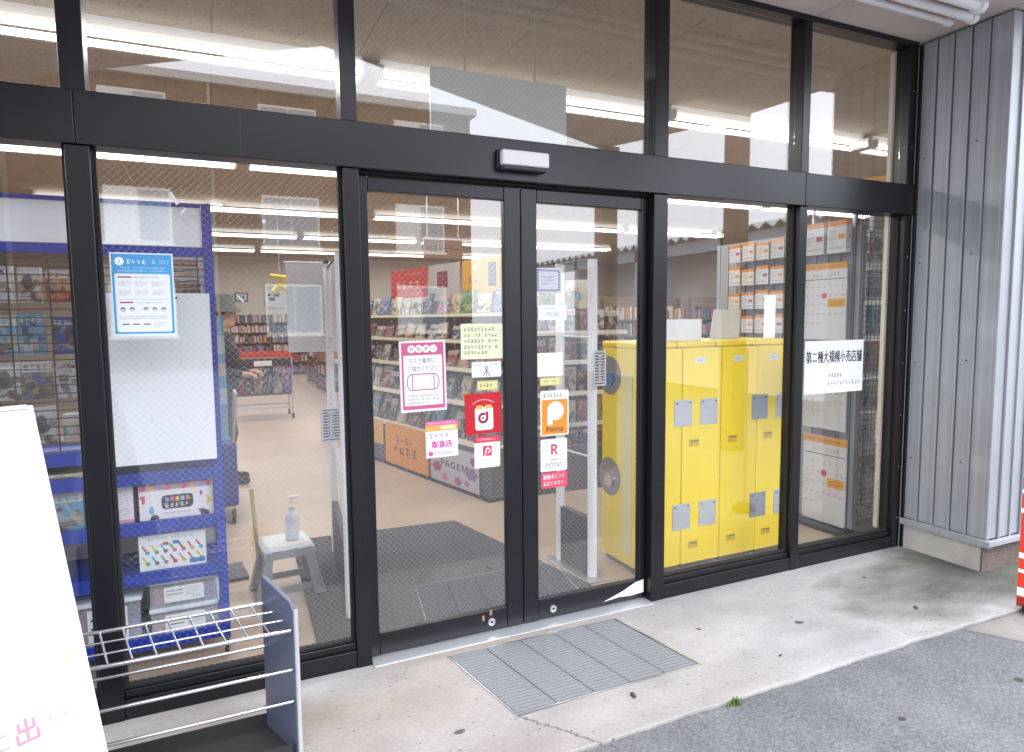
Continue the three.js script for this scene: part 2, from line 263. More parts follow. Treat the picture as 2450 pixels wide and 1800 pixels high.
// fluorescent lamps on the ceiling, each a fitting of its own with its own light
{
  const glow = new THREE.MeshPhysicalMaterial({ color: 0xffffff, emissive: rgb(1, 0.985, 0.95), emissiveIntensity: 1.5, roughness: 0.4 });
  const body = mat(0.8, 0.8, 0.78, 0.4);
  const vs = new THREE.Shape(); [[-0.035, 0.085], [0.035, 0.085], [0.05, 0.135], [-0.05, 0.135]].forEach(([a, b], i) => vs[i ? 'lineTo' : 'moveTo'](a, b));
  const gTrough = [new THREE.ExtrudeGeometry(vs, { depth: 2.38, bevelEnabled: false }).rotateY(Math.PI / 2).translate(-1.19, 0, 0)], gCap = bx(-0.012, 0.012, 0.006, 0.09, -0.105, 0.105, 0.006);
  const gTube = rod([-1.17, 0.022, 0], [1.17, 0.022, 0], 0.021, 10);
  const rows = [[-1.92, [-2.65, -0.15, 2.35, 4.85, 7.35], 'nearest the windows'], [-5.1, [-3.34, -0.84, 1.66, 4.16, 6.66, 9.2], 'second from the windows'], [-8.25, [-0.9, 1.25, 3.75, 6.25, 8.75], 'third from the windows'], [-11.42, [0.52, 3.02, 5.52, 8.02], 'fourth from the windows'], [-14.45, [-0.1, 2.4, 4.9, 7.4], 'farthest from the windows']];
  for (const [z, xs, which] of rows) xs.forEach((x, i) => {
    const t = thing('ceiling_lamp', 'white twin-tube fluorescent lamp, ' + ORD[i] + ' from the left in the ceiling row ' + which, 'ceiling lamp', [x, 3.195, z], 0, 'fluorescent ceiling lamps');
    part('trough', gTrough, body, t);
    for (const s of [-1, 1]) { part('end_cap', gCap.clone().translate(s * 1.185, 0, 0), body, t); part('tube', gTube.clone().translate(0, 0, s * 0.085), glow, t); }
    const l = new THREE.RectAreaLight(new THREE.Color().setRGB(1, 0.985, 0.96), LAMP, 2.34, 0.19); l.position.set(0, -0.004, 0); l.rotation.x = -Math.PI / 2; t.add(l);
  });
}

// ---------------------------------------------------------------- window front
function wireMesh(x0, x1, y0, y1, z, parent) {
  const gs = [], P = 0.0272, r = 0.00042;
  for (const s of [1, -1]) for (let k = Math.floor((s > 0 ? x0 - y1 : x0 + y0) / P); k * P < (s > 0 ? x1 - y0 : x1 + y1); k++) {
    const c = k * P;                   // x = c + s*y
    const ya = s > 0 ? Math.max(y0, x0 - c) : Math.max(y0, c - x1), yb = s > 0 ? Math.min(y1, x1 - c) : Math.min(y1, c - x0);
    if (yb - ya > 0.01) gs.push(rod([c + s * ya, ya, z], [c + s * yb, yb, z], r, 3));
  }
  part('wire_mesh', gs, M.wire, parent, { kind: 'stuff' });
}
{
  const t = thing('shop_window_front', 'black aluminium window front with mullions, transom and sill', 'window front', [0, 0, 0]);
  const mull = (n, x0, x1, y0, y1) => part(n, bx(x0, x1, y0, y1, -0.1, 0, 0.004), M.black, t);
  for (const [x0, x1] of [[-1.36, -1.28], [-0.438, -0.36], [0.53, 0.597], [2.1, 2.187], [3.122, 3.183], [4.03, 4.1]]) { mull('mullion', x0, x1, 0, 2.16); mull('mullion', x0, x1, 2.348, 3.185); }
  const T = [[-1.36, -0.4], [-0.399, 3.15], [3.151, 4.1]];
  for (const [x0, x1] of T) part('transom', bx(x0, x1, 2.16, 2.348, -0.1, 0.012, 0.004), M.black, t);
  part('head', bx(-1.36, 4.1, 3.186, 3.24, -0.1, 0.004, 0.004), M.black, t);
  for (const [x0, x1] of [[-1.28, -0.439], [-0.359, 0.529], [2.188, 3.121], [3.184, 4.029]]) {
    part('sill', [bx(x0, x1, 0, 0.078, -0.1, -0.004, 0.003), bx(x0, x1, 0.0785, 0.108, -0.1, -0.02, 0.003)], M.black, t);
    const p = part('glass_pane', bx(x0 + 0.004, x1 - 0.004, 0.109, 2.159, -0.056, -0.05), M.glass, t);
    part('glazing_bead', [bx(x0, x0 + 0.012, 0.109, 2.159, -0.07, -0.036), bx(x1 - 0.012, x1, 0.109, 2.159, -0.07, -0.036), bx(x0 + 0.0125, x1 - 0.0125, 0.109, 0.118, -0.07, -0.036)], M.gasket, p);
    if (x1 < 1 && x0 > -1) wireMesh(x0 + 0.013, x1 - 0.013, 0.119, 2.158, -0.0605, t);
  }
  for (const [x0, x1] of [[-1.28, -0.439], [-0.359, 0.529], [0.598, 2.099], [2.188, 3.121], [3.184, 4.029]]) {
    part('glass_pane', bx(x0 + 0.004, x1 - 0.004, 2.349, 3.185, -0.056, -0.05), M.glass, t);
    if (x0 > 0.5 && x0 < 1) wireMesh(x0 + 0.01, x1 - 0.01, 2.35, 3.184, -0.0605, t);
  }
  part('cover_strip', bx(4.014, 4.03, 0.11, 3.18, -0.128, -0.101), M.cream, t);
  part('door_track', bx(0.598, 2.099, 2.152, 2.1595, -0.098, -0.04), M.gasket, t);
  part('threshold', bx(0.598, 2.099, 0.0005, 0.006, -0.1, 0.03, 0.002), M.alu, t);
  part('jamb_angle', bx(4.101, 4.118, 0, 3.2, 0.001, 0.02, 0.002), M.black, t);
  for (let k = 0; k < 9; k++) part('screw', rod([4.066, 0.2 + k * 0.34, 0.0005], [4.066, 0.2 + k * 0.34, 0.003], 0.005, 8), M.steel, t);
}
function leaf(x0, x1, label, lockX, sideL) {
  const t = thing('sliding_door', label, 'door', [(x0 + x1) / 2, 0, -0.07], 0, 'automatic sliding doors'), w = (x1 - x0) / 2, b = 0.02;
  const sl = sideL ? 0.04 : 0.084, sr = sideL ? 0.084 : 0.04;
  part('stile', bx(-w, -w + sl, 0.012, 2.145, -b, b, 0.004), M.black, t); part('stile', bx(w - sr, w, 0.012, 2.145, -b, b, 0.004), M.black, t);
  part('top_rail', bx(-w + sl + 0.0005, w - sr - 0.0005, 2.082, 2.144, -b, b - 0.002, 0.004), M.black, t);
  part('bottom_rail', bx(-w + sl + 0.0005, w - sr - 0.0005, 0.013, 0.115, -b, b - 0.002, 0.004), M.black, t);
  part('glass_pane', bx(-w + sl - 0.004, w - sr + 0.004, 0.112, 2.086, -0.003, 0.003), M.glass, t);
  wireMesh(-w + sl, w - sr, 0.116, 2.081, -0.006, t);
  const lk = part('lock_cylinder', rod([lockX - (x0 + x1) / 2, 0.058, 0.0175], [lockX - (x0 + x1) / 2, 0.058, 0.026], 0.019, 20), M.chrome, t);
  part('keyhole', rod([lockX - (x0 + x1) / 2, 0.058, 0.0255], [lockX - (x0 + x1) / 2, 0.058, 0.0272], 0.0055, 10), M.rubber, lk);
  return t;
}
const leafA = leaf(0.602, 1.363, 'left leaf of the black glazed sliding doors, with the mask poster', 1.19, true);
const leafB = leaf(1.367, 2.097, 'right leaf of the black glazed sliding doors, beside the yellow machines', 1.53, false);
{ // worn white film at the foot of the right leaf
  const s = new THREE.Shape(); [[0.10, 0.034], [0.2, 0.042], [0.27, 0.036], [0.355, 0.042], [0.355, 0.112], [0.30, 0.105], [0.22, 0.07]].forEach(([x, y], i) => s[i ? 'lineTo' : 'moveTo'](x, y));
  part('white_film', new THREE.ExtrudeGeometry(s, { depth: 0.0008, bevelEnabled: false }).translate(0, 0, 0.0205), M.white, leafB, { label: 'torn white film on the bottom rail' });
  for (const [x, y] of [[-0.06, 0.0], [-0.02, 0.02]]) part('tape_scrap', bx(0.22 + x, 0.232 + x, 0.07 + y, 0.095 + y, 0.0185, 0.0192), mat(0.35, 0.2, 0.1, 0.8), leafA);
}
{
  const t = thing('door_sensor', 'small white motion sensor box above the sliding doors', 'sensor', [1.34, 2.205, 0.012]);
  part('back_plate', bx(-0.128, 0.122, -0.002, 0.085, 0, 0.02, 0.006), M.black, t);
  part('body', bx(-0.118, 0.118, 0.012, 0.08, 0.0205, 0.062, 0.01), M.white, t);
  part('lens', bx(-0.112, 0.112, -0.004, 0.0115, 0.0205, 0.058, 0.006), M.darkgrey, t);
}

// ---------------------------------------------------------------- canopy, cladding, pipes at the right
const soffitMat = new THREE.MeshPhysicalMaterial({ map: tex(256, (u, v, i, j) => { const k = 0.77 + 0.09 * (fbm(u, v, 4, 5, 91) - 0.5) + 0.03 * (hash(i, j, 9) - 0.5); return [k, k * 0.94, k * 0.905]; }), roughness: 0.8 });
{
  const t = thing('entrance_canopy', 'pale zigzag canopy over the shop entrance, its board soffit above the windows', 'canopy', [0, 3.215, 0]);
  const pts = [[-8, 0], [-8, 1.4], [-5.5, 2.9], [-3.4, 1.5], [-1.25, 2.9], [0.72, 1.43], [3.67, 2.91], [3.9, 2.4], [4.2, 1.65], [4.3, 0.8], [8, 0.75], [8, 0]];
  const s = new THREE.Shape(); pts.forEach(([x, z], i) => s[i ? 'lineTo' : 'moveTo'](x, -z));
  part('slab', boxUV(new THREE.ExtrudeGeometry(s, { depth: 0.22, bevelEnabled: false }).rotateX(-Math.PI / 2).translate(0, 0.013, 0), 1), soffitMat, t);
  for (let k = 0; k < 12; k++) { // soffit boards
    const x = -5.9 + k * 0.91; part('soffit_board', boxUV(bx(x, x + 0.903, 0, 0.012, 0.006, 0.72), 1), soffitMat, t);
    if (x + 0.9 < 4.2 && (x > 1.7 || x < 0)) part('soffit_board', boxUV(bx(x, x + 0.903, 0, 0.012, 0.727, 1.4), 1), soffitMat, t);
  }
  const pm = mat(0.2, 0.14, 0.1, 0.7);
  part('post', bx(3.60, 3.78, -3.24, -0.0005, 2.72, 2.88, 0.01), pm, t);
  for (const x of [-1.3, -5.5]) part('post', bx(x - 0.08, x + 0.08, -3.24, -0.0005, 2.6, 2.76, 0.01), pm, t);
}
solo('brown_post', 'brown steel post standing on the asphalt right of the canopy tip', 'post', bx(-0.1, 0.1, 0, 5.2, -0.1, 0.1, 0.01), mat(0.2, 0.14, 0.1, 0.7), [5.5, -0.014, 2.95]);
[[0.305, 0.018, 3.87, 'thinnest and nearest the window head'], [0.40, 0.024, 3.93, 'in the middle of the three'], [0.515, 0.03, 3.8, 'thickest and farthest from the glass']].forEach(([z, r, xe, which]) => {
  const t = thing('soffit_pipe', 'white painted pipe under the soffit, ' + which, 'pipe', [2.5, 3.215 - r - 0.012, z], 0, 'pipes under the soffit');
  part('tube', rod([-2.2, 0, 0], [xe - 2.5, 0, 0], r, 12), M.white, t);
  part('end_elbow', [rod([xe - 2.5, 0, 0], [xe - 2.46, 0, 0], r * 1.35, 12), rod([xe - 2.475, 0, 0], [xe - 2.475, r + 0.012, 0], r * 1.1, 12)], M.white, t);
  for (let k = 0; k < 4; k++) part('clip', bx(-1.9 + k * 0.9, -1.87 + k * 0.9, -r * 0.4, r + 0.011, -r * 1.25, r * 1.25), M.white, t);
});
{
  const t = thing('clad_pillar', 'pillar clad in upright grey metal panels beside the windows', 'pillar', [4.13, 0, 0]);
  part('core', bx(0.012, 0.85, 0, 3.21, 0.004, 0.5), M.darkgrey, t);
  const panel = (x0, x1, z0, z1) => part('cladding_panel', boxUV(bx(x0, x1, 0.2, 3.205, z0, z1, 0.006), 0.8), clad, t);
  for (let k = 0; k < 5; k++) { const z = 0.006 + k * 0.1015; panel(-0.012 + (k % 2) * 0.003, 0.0115, z, z + 0.096); if (k < 4) part('seam_rib', bx(-0.022, -0.0125, 0.2, 3.2, z + 0.088, z + 0.1), clad, t); }
  for (let k = 0; k < 8; k++) { const x = -0.012 + k * 0.108; panel(x, x + 0.102, 0.505, 0.528 + (k % 2) * 0.003); part('seam_rib', bx(x + 0.09, x + 0.106, 0.2, 3.2, 0.5315, 0.542), clad, t); }
  for (const y of [0.6, 1.22, 1.85, 2.5]) for (const z of [0.05, 0.36]) part('screw', rod([-0.018, y + z * 0.1, z], [-0.008, y + z * 0.1, z], 0.004, 8), M.darkgrey, t);
  part('base_flashing', [bx(-0.035, 0.011, 0.165, 0.199, 0.004, 0.56, 0.004), bx(0.0115, 0.86, 0.165, 0.199, 0.531, 0.56, 0.004), bx(-0.04, -0.0355, 0.16, 0.185, 0.004, 0.562)], clad, t);
  part('plinth', boxUV(bx(-0.015, 0.85, 0, 0.1645, 0.004, 0.5), 1), M.concrete, t);
  part('plinth_face', boxUV(bx(-0.0145, 0.85, 0, 0.16, 0.5005, 0.512), 0.6), new THREE.MeshPhysicalMaterial({ color: rgb(0.42, 0.34, 0.32), map: concreteTile, roughness: 0.95, bumpMap: grainBump, bumpScale: 0.01 }), t);
}
{ // red banner with white print at the picture's right edge
  const t = thing('red_banner', 'narrow red cloth banner with white bands beside the clad pillar', 'banner', [3.735, 0, 0.9], -0.9);
  const bm = print(128, 512, (c, w, h) => { fill(c, '#d8381e', 0, 0, w, h); c.fillStyle = '#fff'; for (const [y, q] of [[170, 9], [260, 8], [300, 10], [395, 12], [430, 8], [470, 18]]) { c.save(); c.translate(0, y); c.rotate(0.06); c.fillRect(0, 0, w, q); c.restore(); } fill(c, '#9c2418', 0, 492, w, 20); }, 0.8);
  part('cloth', new THREE.PlaneGeometry(0.11, 1.25, 4, 8).translate(0.055, 0.65, 0), Object.assign(bm, { side: THREE.DoubleSide }), t);
  part('pole', rod([0.115, 0, 0], [0.115, 1.3, 0], 0.009, 8), M.white, t); part('foot', lathe([[0, 0], [0.09, 0], [0.09, 0.03], [0.03, 0.06], [0, 0.06]]).translate(0.115, 0, 0), M.rubber, t);
}
{
  const t = thing('red_lamp', 'round red alarm lamp mounted high on the clad pillar', 'lamp', [4.36, 2.975, 0.545]);
  part('base', rod([0, 0, 0], [0, 0, 0.03], 0.05, 20), M.darkgrey, t); part('dome', new THREE.SphereGeometry(0.045, 18, 12).scale(1, 1, 0.8).translate(0, 0, 0.03), M.red, t);
}

// ---------------------------------------------------------------- prints stuck to the glass
function sticker(name, label, x0, x1, y0, y1, z, m, o = {}) {
  const w = x1 - x0, h = y1 - y0, g = o.round ? (() => { const r = o.round, s = new THREE.Shape(); s.moveTo(-w / 2 + r, -h / 2); s.lineTo(w / 2 - r, -h / 2); s.quadraticCurveTo(w / 2, -h / 2, w / 2, -h / 2 + r); s.lineTo(w / 2, h / 2 - r); s.quadraticCurveTo(w / 2, h / 2, w / 2 - r, h / 2); s.lineTo(-w / 2 + r, h / 2); s.quadraticCurveTo(-w / 2, h / 2, -w / 2, h / 2 - r); s.lineTo(-w / 2, -h / 2 + r); s.quadraticCurveTo(-w / 2, -h / 2, -w / 2 + r, -h / 2);
    const e = new THREE.ExtrudeGeometry(s, { depth: 0.0008, bevelEnabled: false, curveSegments: 5 }), p = e.attributes.position, uv = e.attributes.uv; for (let i = 0; i < p.count; i++) uv.setXY(i, p.getX(i) / w + 0.5, p.getY(i) / h + 0.5); return e; })() : card(-w / 2, w / 2, -h / 2, h / 2, 0, 0.0008);
  const s = solo(name, label, o.cat || 'sticker', g, m, [(x0 + x1) / 2, (y0 + y1) / 2, z]); if (o.tilt) s.rotation.z = o.tilt; return s;
}
const ZD = -0.0655, ZP = -0.0485;      // just outside the door glass, the pane glass
sticker('infection_notice', 'white notice with a sky blue header taped to the glass over the white panel', -0.325, -0.115, 1.478, 1.79, ZP, print(420, 600, (c, w, h) => {
  fill(c, '#eef6fa', 0, 0, w, h); fill(c, '#4ea6e0', 10, 10, w - 20, h - 26); rrect(c, 26, 150, w - 52, h - 180, 16, '#f4f8fa');
  c.fillStyle = '#fff'; c.beginPath(); c.arc(62, 62, 30, 0, 7); c.fill(); words(c, 'i', 62, 63, 34, '#4ea6e0');
  fineprint(c, 110, 44, 210, 38, 1, '#fff', 24); fineprint(c, 326, 46, 70, 34, 2, '#e6f2fa', 5); fineprint(c, 50, 96, 330, 44, 2, '#d8ecf8', 5);
  fill(c, '#a04058', 46, 170, 90, 10); fineprint(c, 150, 168, 180, 14, 1, '#888', 3); for (let r = 0; r < 2; r++) for (let k = 0; k < 3; k++) fineprint(c, 46 + k * 112, 200 + r * 66, 88, 40, 3, '#b88890', 3);
  fill(c, '#a8d8d4', 46, 334, w - 92, 4); fill(c, '#a04058', 50, 352, 90, 10); fineprint(c, 160, 352, 180, 12, 1, '#999', 3);
  for (const [k, x] of [[0, 70], [1, 130], [2, 220], [3, 280], [4, 340]]) { c.fillStyle = '#555a66'; c.beginPath(); c.arc(x, 408, 17, 3.1, 6.4); c.fill(); c.fillStyle = '#e8cfc0'; c.beginPath(); c.arc(x, 412, 12, 0, 7); c.fill(); fill(c, k < 1 ? '#8cd0dc' : '#e4e8ec', x - 10, 415, 20, 10); }
  fineprint(c, 46, 450, w - 92, 30, 2, '#999', 2.5); for (const x of [60, 130, 200]) fill(c, '#666', x, 510, 46, 9); fineprint(c, 270, 500, 80, 40, 4, '#aaa', 2.5);
}), { cat: 'notice' });
sticker('mask_poster', 'white poster with a pink header and a drawn face mask on the left door', 0.768, 0.985, 1.112, 1.435, ZD, print(430, 640, (c, w, h) => {
  fill(c, '#fbeef4', 0, 0, w, h); fill(c, '#d9618f', 18, 18, w - 36, h - 40); rrect(c, 36, 130, w - 72, h - 186, 8, '#fbfafb');
  [...'おねがい'].forEach((ch, i) => { c.fillStyle = '#fff'; c.beginPath(); c.arc(112 + i * 68, 74, 35, 0, 7); c.fill(); glyphs(c, ch, 92 + i * 68, 53, 40, 42, '#7a4a5c', 0.1); });
  glyphs(c, 'マスク着用に、', 78, 156, 40, 46, '#7d6470', 0.085, 0.08); glyphs(c, 'ご協力ください', 66, 226, 41, 48, '#7d6470', 0.085, 0.06);
  c.strokeStyle = '#a5486c'; c.lineWidth = 8; c.beginPath(); c.ellipse(110, 372, 46, 72, 0, 1.57, 4.71); c.lineTo(310, 300); c.ellipse(310, 372, 52, 72, 0, -1.57, 1.57); c.closePath(); c.stroke();
  c.strokeRect(114, 300, 200, 144); c.lineWidth = 3; c.setLineDash([8, 7]); c.strokeRect(136, 312, 156, 120); c.setLineDash([]);
  fineprint(c, 58, 478, w - 116, 96, 3, '#6a7a7a', 4);
}), { cat: 'poster', tilt: 0.012 });
sticker('yellow_notice', 'pale yellow notice with lines of grey text on the left door', 1.06, 1.272, 1.342, 1.508, ZD, print(420, 330, (c, w, h) => { fill(c, '#f4f6cf', 0, 0, w, h); fineprint(c, 30, 26, w - 60, h - 60, 5, '#747a60', 9); }), { cat: 'notice' });
sticker('white_label', 'small white label with a grey figure mark on the left door', 1.112, 1.262, 1.255, 1.328, ZD, print(240, 120, (c, w, h) => { fill(c, '#f6f8fb', 0, 0, w, h); fineprint(c, 16, 14, 70, 18, 1, '#777', 5); fineprint(c, 150, 14, 70, 18, 1, '#999', 4); c.strokeStyle = '#5a6270'; c.lineWidth = 6; c.beginPath(); c.arc(120, 48, 11, 0, 7); c.moveTo(120, 60); c.lineTo(120, 112); c.moveTo(120, 64); c.lineTo(92, 112); c.moveTo(120, 64); c.lineTo(148, 112); c.stroke(); }), { round: 0.006 });
sticker('yellow_label', 'small yellow label under the white one on the left door', 1.138, 1.246, 1.193, 1.238, ZD, print(220, 90, (c, w, h) => { fill(c, '#efe6a4', 0, 0, w, h); c.strokeStyle = '#a59a58'; c.lineWidth = 4; c.strokeRect(6, 6, w - 12, h - 12); fineprint(c, 24, 24, w - 48, 40, 1, '#6e6634', 18); }));
sticker('red_point_sticker', 'square red point card sticker with a white bag and letter d', 1.075, 1.263, 0.985, 1.18, ZD, print(300, 310, (c, w, h) => {
  fill(c, '#d01026', 0, 0, w, h); c.strokeStyle = '#f6c8cc'; c.lineWidth = 9; c.setLineDash([12, 7]); c.beginPath(); c.arc(150, 190, 140, 4.05, 5.4); c.stroke(); c.setLineDash([]);
  rrect(c, 80, 106, 148, 176, 22, '#fff'); fill(c, '#f0c060', 92, 92, 52, 30); fill(c, '#f0c060', 164, 92, 52, 30);
  c.strokeStyle = '#a01c30'; c.lineWidth = 20; c.beginPath(); c.arc(146, 190, 32, 0.1, 5.3); c.stroke(); c.beginPath(); c.moveTo(178, 142); c.lineTo(178, 206); c.stroke(); c.fillStyle = '#a01c30'; c.beginPath(); c.arc(146, 190, 9, 0, 7); c.fill();
  fineprint(c, 104, 246, 100, 16, 1, '#666', 7);
}), { tilt: 0.02 });
sticker('pay_sticker', 'white payment sticker with a red band and red P on the left door', 1.12, 1.252, 0.82, 0.972, ZD, print(260, 310, (c, w, h) => {
  fill(c, '#fff', 0, 0, w, h); fill(c, '#e83e54', 0, 0, w, 62); fineprint(c, 30, 18, w - 60, 24, 1, '#fff', 12); rrect(c, 84, 96, 92, 100, 8, '#ee3a4e');
  c.strokeStyle = '#fff'; c.lineWidth = 12; c.beginPath(); c.moveTo(108, 190); c.lineTo(122, 124); c.arc(132, 142, 24, -1.4, 1.5); c.stroke(); words(c, 'PayPay', 130, 240, 36, '#c4c4c8');
}), { round: 0.008 });
sticker('dealer_sticker', 'white sticker with pink writing and an orange top on the left door', 0.882, 1.037, 0.893, 1.063, ZD, print(320, 360, (c, w, h) => {
  fill(c, '#fff', 0, 0, w, h); fill(c, '#e768a8', 0, 0, w, 40); fineprint(c, 20, 10, w - 40, 20, 1, '#fff', 9); fill(c, '#f2b45e', 0, 40, w, 60); fill(c, '#f6ecc0', 150, 52, 150, 34); fineprint(c, 30, 112, w - 60, 60, 1, '#5a7a9a', 20);
  glyphs(c, '取扱店', 56, 196, 64, 70, '#d8409c', 0.16, 0.1); c.fillStyle = '#e050a8'; c.beginPath(); c.arc(44, 320, 24, 0, 7); c.fill(); fineprint(c, 80, 300, 210, 36, 1, '#555', 16);
}), { tilt: 0.015 });
sticker('white_hours_label', 'small white label with faint figures on the right door', 1.462, 1.622, 1.522, 1.595, ZD, print(240, 110, (c, w, h) => { fill(c, '#fafcfd', 0, 0, w, h); fineprint(c, 60, 14, 80, 18, 1, '#888', 7); words(c, '13:30', 120, 68, 40, '#b4bcc4'); }));
sticker('blank_sticker', 'blank white rounded square sticker on the right door', 1.452, 1.598, 1.243, 1.36, ZD, M.white, { round: 0.014 });
sticker('yellow_strip_label', 'small yellow label under the blank white sticker', 1.47, 1.585, 1.198, 1.238, ZD, print(220, 80, (c, w, h) => { fill(c, '#f0e9a8', 0, 0, w, h); c.strokeStyle = '#b0a460'; c.lineWidth = 4; c.strokeRect(6, 6, w - 12, h - 12); fineprint(c, 40, 24, w - 70, 32, 1, '#6e6634', 12); }));
sticker('orange_point_sticker', 'orange and white point card sticker reading Ponta', 1.472, 1.632, 0.945, 1.172, ZD, print(300, 420, (c, w, h) => {
  fill(c, '#fdfdfb', 0, 0, w, h); fineprint(c, 30, 24, w - 60, 40, 1, '#666', 22); rrect(c, 14, 84, w - 28, 324, 6, '#f39a2c'); c.fillStyle = '#fdf6ea'; c.beginPath(); c.arc(160, 190, 88, 0, 7); c.fill(); fill(c, '#fdf6ea', 72, 150, 56, 170);
  words(c, 'Ponta', 150, 362, 66, '#6a3414');
}), { round: 0.008 });
sticker('rewards_sticker', 'white sticker with a large red R and the word POINT', 1.472, 1.622, 0.765, 0.928, ZD, print(300, 330, (c, w, h) => { fill(c, '#fff', 0, 0, w, h); words(c, 'R', 150, 110, 150, '#d8345e'); c.strokeStyle = '#d8345e'; c.lineWidth = 8; c.beginPath(); c.moveTo(108, 206); c.quadraticCurveTo(150, 226, 196, 198); c.stroke(); words(c, 'POINT', 150, 270, 66, '#4a4a50', { bold: false }); }), { round: 0.008 });
sticker('pink_strip_sticker', 'pink strip sticker with white writing below the white point sticker', 1.474, 1.624, 0.68, 0.76, ZD, print(300, 160, (c, w, h) => { fill(c, '#e4566e', 0, 0, w, h); glyphs(c, '取扱ポイント', 26, 22, 38, 50, '#fff', 0.13, 0.1); fineprint(c, 24, 90, w - 48, 46, 1, '#fff', 26); }), { round: 0.008 });
sticker('grey_dotted_notice', 'white notice with a dotted grey border high on the right door', 1.45, 1.592, 1.655, 1.775, ZD, print(280, 240, (c, w, h) => { fill(c, '#dcdde6', 0, 0, w, h); c.strokeStyle = '#6a6c90'; c.lineWidth = 20; c.setLineDash([14, 10]); c.strokeRect(24, 24, w - 48, h - 48); c.setLineDash([]); fineprint(c, 60, 70, w - 116, 100, 3, '#8088a0', 30); }), { cat: 'notice' });
sticker('white_strip_sticker', 'upright blank white strip on the glass beside the yellow machines', 2.912, 3.0, 1.405, 1.652, ZP, M.white);
sticker('store_class_sign', 'white sign with black writing on the rightmost window', 3.245, 3.755, 1.055, 1.378, ZP, print(1000, 640, (c, w, h) => {
  fill(c, '#f7f9fc', 0, 0, w, h); glyphs(c, '第二種大規模小売店舗', 24, 120, 88, 150, '#1c1e26', 0.15, 0.085); fineprint(c, 400, 395, 260, 56, 1, '#555a66', 26); fineprint(c, 800, 395, 30, 56, 1, '#777', 22); fineprint(c, 930, 395, 40, 56, 1, '#666', 24); fineprint(c, 390, 490, 580, 60, 1, '#8a8e98', 24);
}), { cat: 'sign' });

[['long torn scrap of clear tape high on the left window', -0.1, 2.0, 0.012, 0.05, 0.5], ['short white tape scrap beside the blue rack top', -0.07, 1.955, 0.006, 0.026, -0.7], ['small white paper corner stuck left of the doors', 0.22, 1.93, 0.014, 0.014, 0.4], ['faint tape scrap near the middle of the left window', 0.12, 1.62, 0.006, 0.034, 0.7]].forEach(([lb, x, y, w, h, a], i) => { const o = solo('tape_scrap', lb, 'tape', bx(-w / 2, w / 2, -h / 2, h / 2, 0, 0.0006), mat(0.62, 0.64, 0.68, 0.5), [x, y, ZP - 0.001], 0, 'tape left on the glass'); o.rotation.z = a; });

// ---------------------------------------------------------------- in front of the windows: umbrella rack and board
{
  const t = thing('umbrella_rack', 'metal umbrella rack with a wire grid top and grey end plate', 'umbrella rack', [-0.13, 0, 0.4]), W = 0.34, bk = -0.13, ft = 0.11;
  const plateM = mat(0.12, 0.135, 0.2, 0.34, 0.2);
  for (const s of [-1, 1]) {
    const g = new THREE.Shape(); [[bk, 0], [ft, 0], [ft, 0.535], [ft - 0.02, 0.555], [bk + 0.01, 0.59], [bk, 0.585]].forEach(([z, y], i) => g[i ? 'lineTo' : 'moveTo'](-z, y));
    part('end_plate', new THREE.ExtrudeGeometry(g, { depth: 0.012, bevelEnabled: true, bevelSize: 0.002, bevelThickness: 0.002, bevelSegments: 1 }).rotateY(Math.PI / 2 + 0.36).translate(s * W - 0.03, 0, 0), plateM, t);
    part('edge_post', rod([s * W + 0.018, 0, ft - 0.002], [s * W + 0.018, 0.535, ft - 0.002], 0.008, 8), M.alu, t);
  }
  const bar = (y, z, r, n = 'rail') => part(n, rod([-W, y, z], [W, y, z], r, 8), M.chrome, t);
  part('rail', rod([-W - 0.07, 0.485, bk + 0.01], [W - 0.07, 0.485, bk + 0.01], 0.0075, 8), M.chrome, t); bar(0.462, ft - 0.01, 0.0075); bar(0.478, bk + 0.085, 0.004, 'grid_wire'); bar(0.47, bk + 0.155, 0.004, 'grid_wire');
  for (let k = 1; k < 10; k++) part('grid_wire', rod([-W - 0.05 + k * 0.068, 0.487, bk + 0.01], [-W + k * 0.068, 0.464, ft - 0.01], 0.0035, 6), M.chrome, t);
  bar(0.32, ft - 0.01, 0.006); bar(0.205, ft - 0.01, 0.006); bar(0.32, bk + 0.01, 0.006);
  part('drip_tray', [bx(-W + 0.008, W - 0.008, 0.006, 0.012, bk + 0.004, ft - 0.004), bx(-W + 0.008, W - 0.008, 0.012, 0.055, bk + 0.002, bk + 0.007), bx(-W + 0.008, W - 0.008, 0.012, 0.055, ft - 0.007, ft - 0.002)], M.rubber, t);
}
